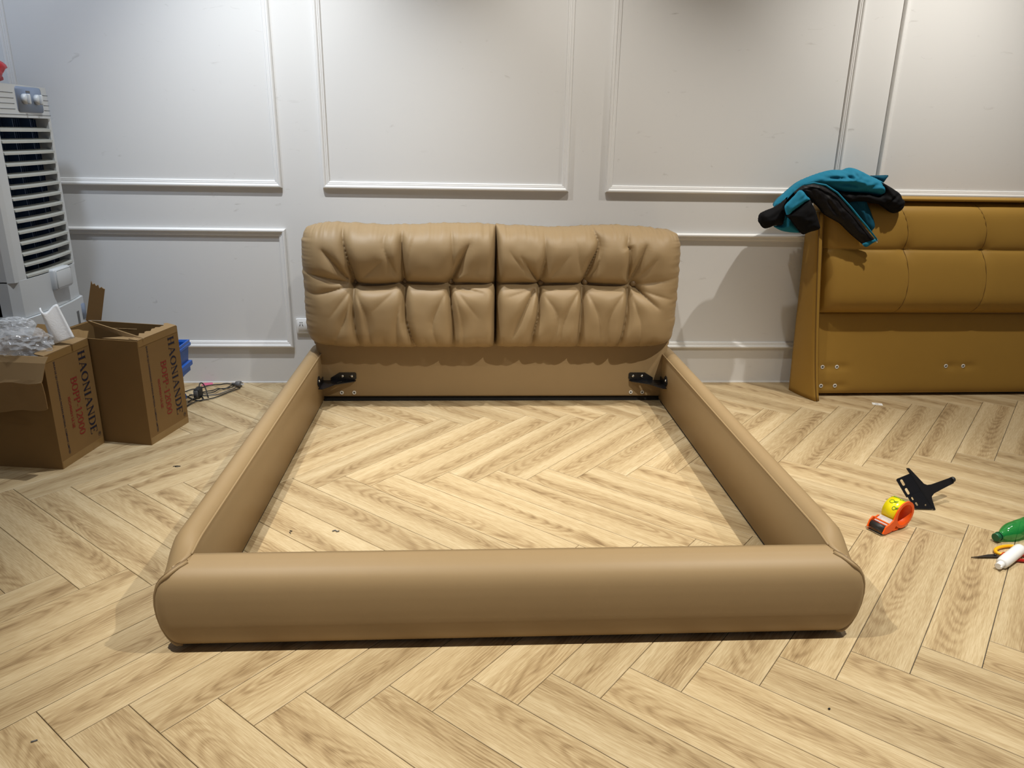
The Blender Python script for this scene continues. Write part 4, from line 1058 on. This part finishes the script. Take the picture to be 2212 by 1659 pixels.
# ------------------------------------------------------------------ cables and plug by the wall
cb = thing('power_cable', 'tangle of thin black power leads with a plug lying by the wall', 'cable', (-1.52, -.17, 0))
for i, pth in enumerate(CABLES):
    pts = []
    n_ = len(pth)
    for k in range(n_-1):
        p0, p1_, p2_, p3 = (Vector(pth[min(max(k+q_, 0), n_-1)]) for q_ in (-1, 0, 1, 2))
        for s_ in range(6):
            t = s_/6; q_ = .5*((2*p1_)+(p2_-p0)*t+(2*p0-5*p1_+4*p2_-p3)*t*t+(3*p1_-p0-3*p2_+p3)*t**3); pts.append(q_)
    pts.append(Vector(pth[-1]))
    MB().tube([(q_.x, q_.y, .0032+.0026*(i % 3)+.004*abs(math.sin(j*.3+i))*(1 if i < 4 else .2)) for j, q_ in enumerate(pts)], .0030 if i not in (5, 6) else .0036, 6).build('cable', RUBBER if i not in (3,) else RUBBER_G, cb)
pm = frame_from(Vector((-1.418, -.075, .017)), (.85, -.25, .05), (0, 0, 1))
pg = MB().lathe([(.006, -.035), (.007, -.012), (.016, -.008), (.018, .004), (.018, .018), (.014, .021), (.0001, .022)], 16, pm @ Matrix.Rotation(R(90), 4, 'Y')).build('plug', RUBBER_G, cb)
MB().box(.020, .040, -.004, .004, -.002, .002, pm).build('pin', WHITEP, pg); MB().box(.020, .036, .006, .012, -.0015, .0015, pm).build('pin', CHROME, pg)
ad = thing('power_adapter', 'black power adapter standing against the blue bins', 'adapter', (-1.572, -.24, 0))
MB().rbox(-1.589, -1.560, -.275, -.215, .0, .052, .004, 2).build('case', RUBBER, ad)
MB().rbox(-1.590, -1.566, -.277, -.270, .006, .046, .002, 1).build('face_plate', RUBBER_G, ad)
MB().tube(spline([(-1.575, -.225, .050), (-1.574, -.205, .066), (-1.562, -.195, .058), (-1.548, -.205, .032), (-1.532, -.235, .009), (-1.520, -.258, .0042)], 5), .0032, 6).build('lead', RUBBER, ad)
MB().add([(-1.62, -.06, .001), (-1.565, -.035, .001), (-1.575, -.012, .004), (-1.63, -.02, .004), (-1.62, -.06, .003), (-1.565, -.035, .003), (-1.575, -.012, .006), (-1.63, -.02, .006)], [(3, 2, 1, 0), (4, 5, 6, 7), (0, 1, 5, 4), (1, 2, 6, 5), (2, 3, 7, 6), (3, 0, 4, 7)]).build('paper_slip', PINK, label='small pink paper slip by the wall behind the leads', cat='paper', origin=(-1.6, -.03, 0))

# ------------------------------------------------------------------ wall socket
so = thing('wall_socket', 'white wall socket plate beside the tan headboard', 'socket', (-1.035, 0, .33))
MB().rbox(-1.088, -1.002, -.012, 0, .290, .376, .004, 2).build('plate', SOCK, so)
MB().rbox(-1.080, -1.010, -.014, -.008, .298, .368, .003, 1).build('insert', SOCK, so)
for x, z, a in ((-1.066, .340, 20), (-1.052, .340, -20)): MB().box(-.0015, .0015, -.0146, -.012, -.006, .006, Matrix.Translation((x, 0, z)) @ Matrix.Rotation(R(a), 4, 'Y')).build('slot', HOLE, so)
for x in (-1.064, -1.054): MB().lathe([(.0022, 0), (.0022, .003)], 8, Matrix.Translation((x, -.0125, .356)) @ Matrix.Rotation(R(90), 4, 'X')).build('slot', HOLE, so)

# ------------------------------------------------------------------ loose steel bracket on the floor
br = thing('metal_bracket', 'loose black steel bed bracket standing on the floor behind the tape', 'bracket', (1.63, -1.575, 0))
V3 = Vector
Tt, Cr = V3((1.5776, -1.532, .150)), V3((1.6782, -1.598, .002))
fold = (Cr-Tt)
def plate3(outline, origin, xd, yd, holes=(), th_=.004):
    """outline in (along xd, along yd) metres"""
    m = frame_from(origin, xd, yd); v, f = flat_mesh([outline]+list(holes), th_); return MB().add(v, f, False, m)
L_ = fold.length; ax = fold.normalized()
armdir = (V3((1.770, -1.531, .096))-(Tt+ax*(L_*.50)))
armdir = (armdir-ax*armdir.dot(ax)); AL = armdir.length+.03
armdir = V3((.8113, .4761, .3393)); sidedir = V3((-.8318, -.0248, -.5545)); lowdir = V3((-.8342, -.0383, -.5501))
# x runs down the fold, y away from it
web = [(-.0032, -.0022), (.0031, .0075), (.0158, .0111), (.0868, .0272), (.0984, .0372), (.109, .0591), (.1386, .1557), (.1457, .1625), (.1571, .1678), (.165, .157), (.1513, .0934), (.1417, .0431), (.1444, .0243), (.1532, .0183), (.1924, .0037), (.1872, -.003), (0.0, -.003)]
wb_ = plate3(web, Tt, ax, armdir).build('web', STEEL, br)
plate3([(.0227, -.002), (.0145, .0538), (.0176, .0592), (.0946, .0628), (.1036, -.002)], Tt, ax, sidedir, [slot(.0376, .0442, .028, .0105, R(3)), slot(.0757, .0475, .028, .0105, R(3))]).build('slotted_plate', STEEL, br)
lowd = (lowdir+V3((.02, -.10, .02))).normalized()
plate3([(.1036, -.002), (.0943, .060), (.1444, .0619), (.1493, .0563), (.1877, -.002)], Tt, ax, lowd, [slot(.108, .048, .014, .007), slot(.134, .046, .016, .008), slot(.156, .019, .008, .008)]).build('lower_plate', STEEL, br)
tip = Tt+ax*.151+armdir*.161
MB().lathe([(.011, -.004), (.011, .008), (.008, .012), (.0001, .012)], 14, frame_from(tip, armdir+ax*.25, (0, 0, 1)) @ Matrix.Rotation(R(90), 4, 'Y')).build('end_cap', RUBBER, br)

# ------------------------------------------------------------------ tape dispenser
td = thing('tape_dispenser', 'orange handheld tape dispenser loaded with a yellow tape roll', 'tape dispenser', (1.455, -1.715, 0))
fw = V3((-.86, -.50, 0)).normalized(); axr = V3((.50, -.86, 0)).normalized()      # nose direction, roll axis towards the viewer's right
fw = V3((-.62, -.30, 0)).normalized(); axr = V3((fw.y, -fw.x, 0)); axr = axr if axr.y < 0 else -axr
TDm = Matrix((axr, fw, V3((0, 0, 1)))).transposed().to_4x4(); TDm.translation = (1.452, -1.712, 0)     # local x: axis, y: nose, z: up
RC = (0, .060); RR = .0475
rm = TDm @ Matrix.Translation((-.030, 0, RC[1])) @ Matrix.Rotation(R(90), 4, 'Y')
roll = MB().lathe([(.044, .0), (RR, .0), (RR, .056), (.044, .056), (.044, 0)], 40, rm, caps=False).build('tape_roll', YELLOW, td)
for (a, xo, sc) in ((62, .018, 1.15), (98, .036, .95), (35, .040, .9), (104, .006, .8)):
    pts = []
    def onroll(du, dv): aa = R(a)+dv/RR; return TDm @ V3((-.030+xo+du, (RR+.0006)*math.cos(aa), RC[1]+(RR+.0006)*math.sin(aa)))
    MB().tube([onroll(.007*sc*math.cos(t_*.5236), .007*sc*math.sin(t_*.5236)) for t_ in range(12)], .0013, 5, closed=True).build('print_mark', GREENINK, roll)
    for k in (-.3, .3, .8): MB().tube([onroll(.007*sc, .004*k), onroll(.017*sc, .004+.007*k*sc)], .0012, 5).build('print_mark', GREENINK, roll)
# frame: side ring and arm, extruded along the axis
def ring_outline(r, a0, a1, n_=26): return [(r*math.cos(R(a0+(a1-a0)*k/n_)), RC[1]+r*math.sin(R(a0+(a1-a0)*k/n_))) for k in range(n_+1)]
sm_ = Matrix(((0, 0, 1, 0), (1, 0, 0, 0), (0, 1, 0, 0), (0, 0, 0, 1)))      # outline (y,z) -> extrude along x
outer = ring_outline(.053, 20, 320)+[(.050, .012), (.070, .006), (.098, .004), (.112, .010), (.100, .034), (.080, .040), (.060, .052)]
v, f = flat_mesh([outer, ring_outline(.041, 0, 345)], .005); MB().add(v, f, False, TDm @ Matrix.Translation((.030, 0, 0)) @ sm_).build('side_plate', ORANGE, td)
MB().lathe([(.041, -.052), (.0435, -.052), (.0435, .004), (.041, .004), (.041, -.052)], 32, TDm @ Matrix.Translation((.026, 0, RC[1])) @ Matrix.Rotation(R(90), 4, 'Y'), caps=False).build('hub', ORANGE, td)
v, f = flat_mesh([[(.030, .030), (.050, .012), (.070, .006), (.098, .004), (.112, .010), (.102, .036), (.088, .046), (.070, .040), (.055, .044)]], .005); MB().add(v, f, False, TDm @ Matrix.Translation((-.034, 0, 0)) @ sm_).build('side_plate', ORANGE, td)
MB().box(-.034, .030, .020, .052, .004, .010, TDm).build('bridge', ORANGE, td)
MB().box(-.034, .030, .074, .080, .034, .040, TDm).build('bridge', ORANGE, td)
MB().lathe([(.013, -.030), (.013, .026)], 20, TDm @ Matrix.Translation((0, .094, .020)) @ Matrix.Rotation(R(90), 4, 'Y')).build('roller', RUBBER, td)
MB().box(-.032, .030, .106, .118, .004, .0055, TDm).build('blade', CHROME, td)
MB().add([tuple(TDm @ V3(q_)) for q_ in ((-.028, .050, .046), (.024, .050, .046), (.024, .086, .0335), (-.028, .086, .0335), (-.028, .050, .047), (.024, .050, .047), (.024, .086, .0345), (-.028, .086, .0345))], [(0, 1, 2, 3), (7, 6, 5, 4), (0, 4, 5, 1), (1, 5, 6, 2), (2, 6, 7, 3), (3, 7, 4, 0)]).build('loose_tape', FILM, td)

# ------------------------------------------------------------------ bottle, scissors, white tube
gb = thing('drink_bottle', 'empty green plastic drink bottle lying on its side', 'bottle', (1.88, -1.82, 0))
bmx = frame_from(V3((1.752, -1.842, .0205)), (.147, .052, .0125), (0, 0, 1)) @ Matrix.Rotation(R(90), 4, 'Y')
body_prof = [(.0125, .014), (.0130, .024), (.0155, .034), (.022, .048), (.0290, .066), (.0325, .084), (.0335, .100), (.0325, .104), (.0335, .108), (.0335, .150), (.032, .155), (.0335, .160), (.0335, .205), (.030, .215), (.018, .219)]
bo = MB().lathe(body_prof, 32, bmx).build('body', GREENB, gb)
MB().lathe([(.0135, -.001), (.0145, 0), (.0145, .015), (.0135, .016)], 24, bmx).build('cap', GREENCAP, gb)
MB().lathe([(.0165, .017), (.0165, .0195)], 24, bmx).build('neck_ring', GREENCAP, gb)
sc_ = thing('scissors', 'scissors with dark blades, yellow and red handles lying under the white bottle', 'scissors', (1.70, -1.93, 0))
P0 = V3((1.5952, -1.947, .003)); PV = V3((1.6875, -1.938, .008))
bd = (PV-P0).normalized(); sd = V3((-bd.y, bd.x, 0)).normalized()
for k, (a, b_) in enumerate(((.011, -.002), (.003, -.012))):
    z0 = .003+.0022*k
    poly = [P0+V3((0, 0, 0)), PV+sd*b_-bd*.004, PV+sd*b_+bd*.014, PV+sd*a+bd*.016, PV+sd*a-bd*.02]
    n_ = len(poly); vs = [(q_.x, q_.y, z0) for q_ in poly]+[(q_.x, q_.y, z0+.002) for q_ in poly]
    MB().add(vs, [tuple(range(n_))[::-1], tuple(range(n_, 2*n_))]+[(i, (i+1) % n_, n_+(i+1) % n_, n_+i) for i in range(n_)]).build('blade', BLADE, sc_)
MB().lathe([(.0045, 0), (.0045, .003), (.0001, .0042)], 12, Matrix.Translation((PV.x, PV.y, .0075))).build('pivot_screw', RUBBER, sc_)
def loop(c0, ex, ey, a, b_, r, m, name, z=.008, n_=28):
    pts = []
    for k in range(n_):
        t = 2*math.pi*k/n_; w_ = 1-.25*math.cos(t)
        q_ = c0+ex*(a*math.cos(t))+ey*(b_*math.sin(t)*w_); pts.append((q_.x, q_.y, z))
    MB().tube(pts, r, 8, closed=True).build(name, m, sc_)
loop(PV+bd*.066+sd*.026, (bd*.95+sd*.32).normalized(), (sd*.95-bd*.32).normalized(), .050, .020, .0060, HANDLE_Y, 'handle')
loop(PV+bd*.076-sd*.026, (bd*.93-sd*.36).normalized(), (sd*.93+bd*.36).normalized(), .056, .020, .0060, HANDLE_R, 'handle')
wt = thing('white_bottle', 'small white plastic nozzle bottle lying across the scissors', 'bottle', (1.72, -1.97, 0))
tax = V3((1.8013, -1.9218, .034))-V3((1.6404, -2.0211, .015))
wmx = frame_from(V3((1.634, -2.025, .0160)), tax, (0, 0, 1)) @ Matrix.Rotation(R(90), 4, 'Y')
MB().lathe([(.013, .026), (.0185, .030), (.0190, .036), (.0185, .038), (.0200, .046), (.0200, .150), (.019, .160), (.014, .163)], 28, wmx).build('body', WHITEP, wt)
cpw = MB().lathe([(.0105, .004), (.0115, .006), (.0115, .022), (.0125, .026)], 20, wmx).build('cap', WHITEP, wt)
MB().rbox(-.012, -.006, -.006, .006, .001, .010, .002, 1, wmx).build('spout_tab', WHITEP, cpw)

# ------------------------------------------------------------------ small scraps on the floor
lb = thing('paper_label', 'small white paper label with a dark mark lying near the mustard headboard', 'label', (2.096, -.383, 0))
lm = Matrix.Translation((2.096, -.383, 0)) @ Matrix.Rotation(R(-20), 4, 'Z')
MB().box(-.026, .026, -.018, .018, .0003, .0008, lm).build('paper', PAPER, lb)
for k in range(5): MB().box(-.009+.003*k, -.007+.003*k, -.006+.002*(k % 2), .006-.002*(k % 3), .0008, .0010, lm).build('print', RUBBER_G, lb)
def scrap(name, label, cat, c, pts, r, m):
    MB().tube([(c[0]+a, c[1]+b_, r+z) for a, b_, z in pts], r, 6).build(name, m, label=label, cat=cat, origin=(c[0], c[1], 0))
scrap('bolt', 'small grey bolt lying alone on open planks beyond the foot of the bed', 'bolt', (-1.1525, -2.6669), [(-.006, -.003, 0), (.006, .003, 0)], .0020, RUBBER_G)
scrap('screw', 'tiny dark screw head on the planks before the bed', 'screw', (.7689, -2.6356), [(-.002, 0, 0), (.002, .001, 0)], .0025, RUBBER)
scrap('wire_scrap', 'bent scrap of thin dark wire between carton and bed', 'wire', (-1.3715, -1.1337), [(-.018, 0, 0), (-.004, .004, .001), (.012, .002, 0), (.004, -.006, .002), (-.008, -.004, 0)], .0014, RUBBER)
scrap('paint_chip', 'crumpled grey scrap on the planks inside the bed', 'scrap', (-.6142, -1.7054), [(-.012, .002, 0), (-.002, .007, .001), (.006, -.003, .002), (.012, .003, 0)], .0022, RUBBER_G)
scrap('thread_scrap', 'dark curled thread scrap beside the grey scrap inside the bed', 'scrap', (-.7729, -1.7046), [(-.006, .012, 0), (.004, .006, .001), (-.004, -.002, .001), (.003, -.012, 0)], .0012, RUBBER)
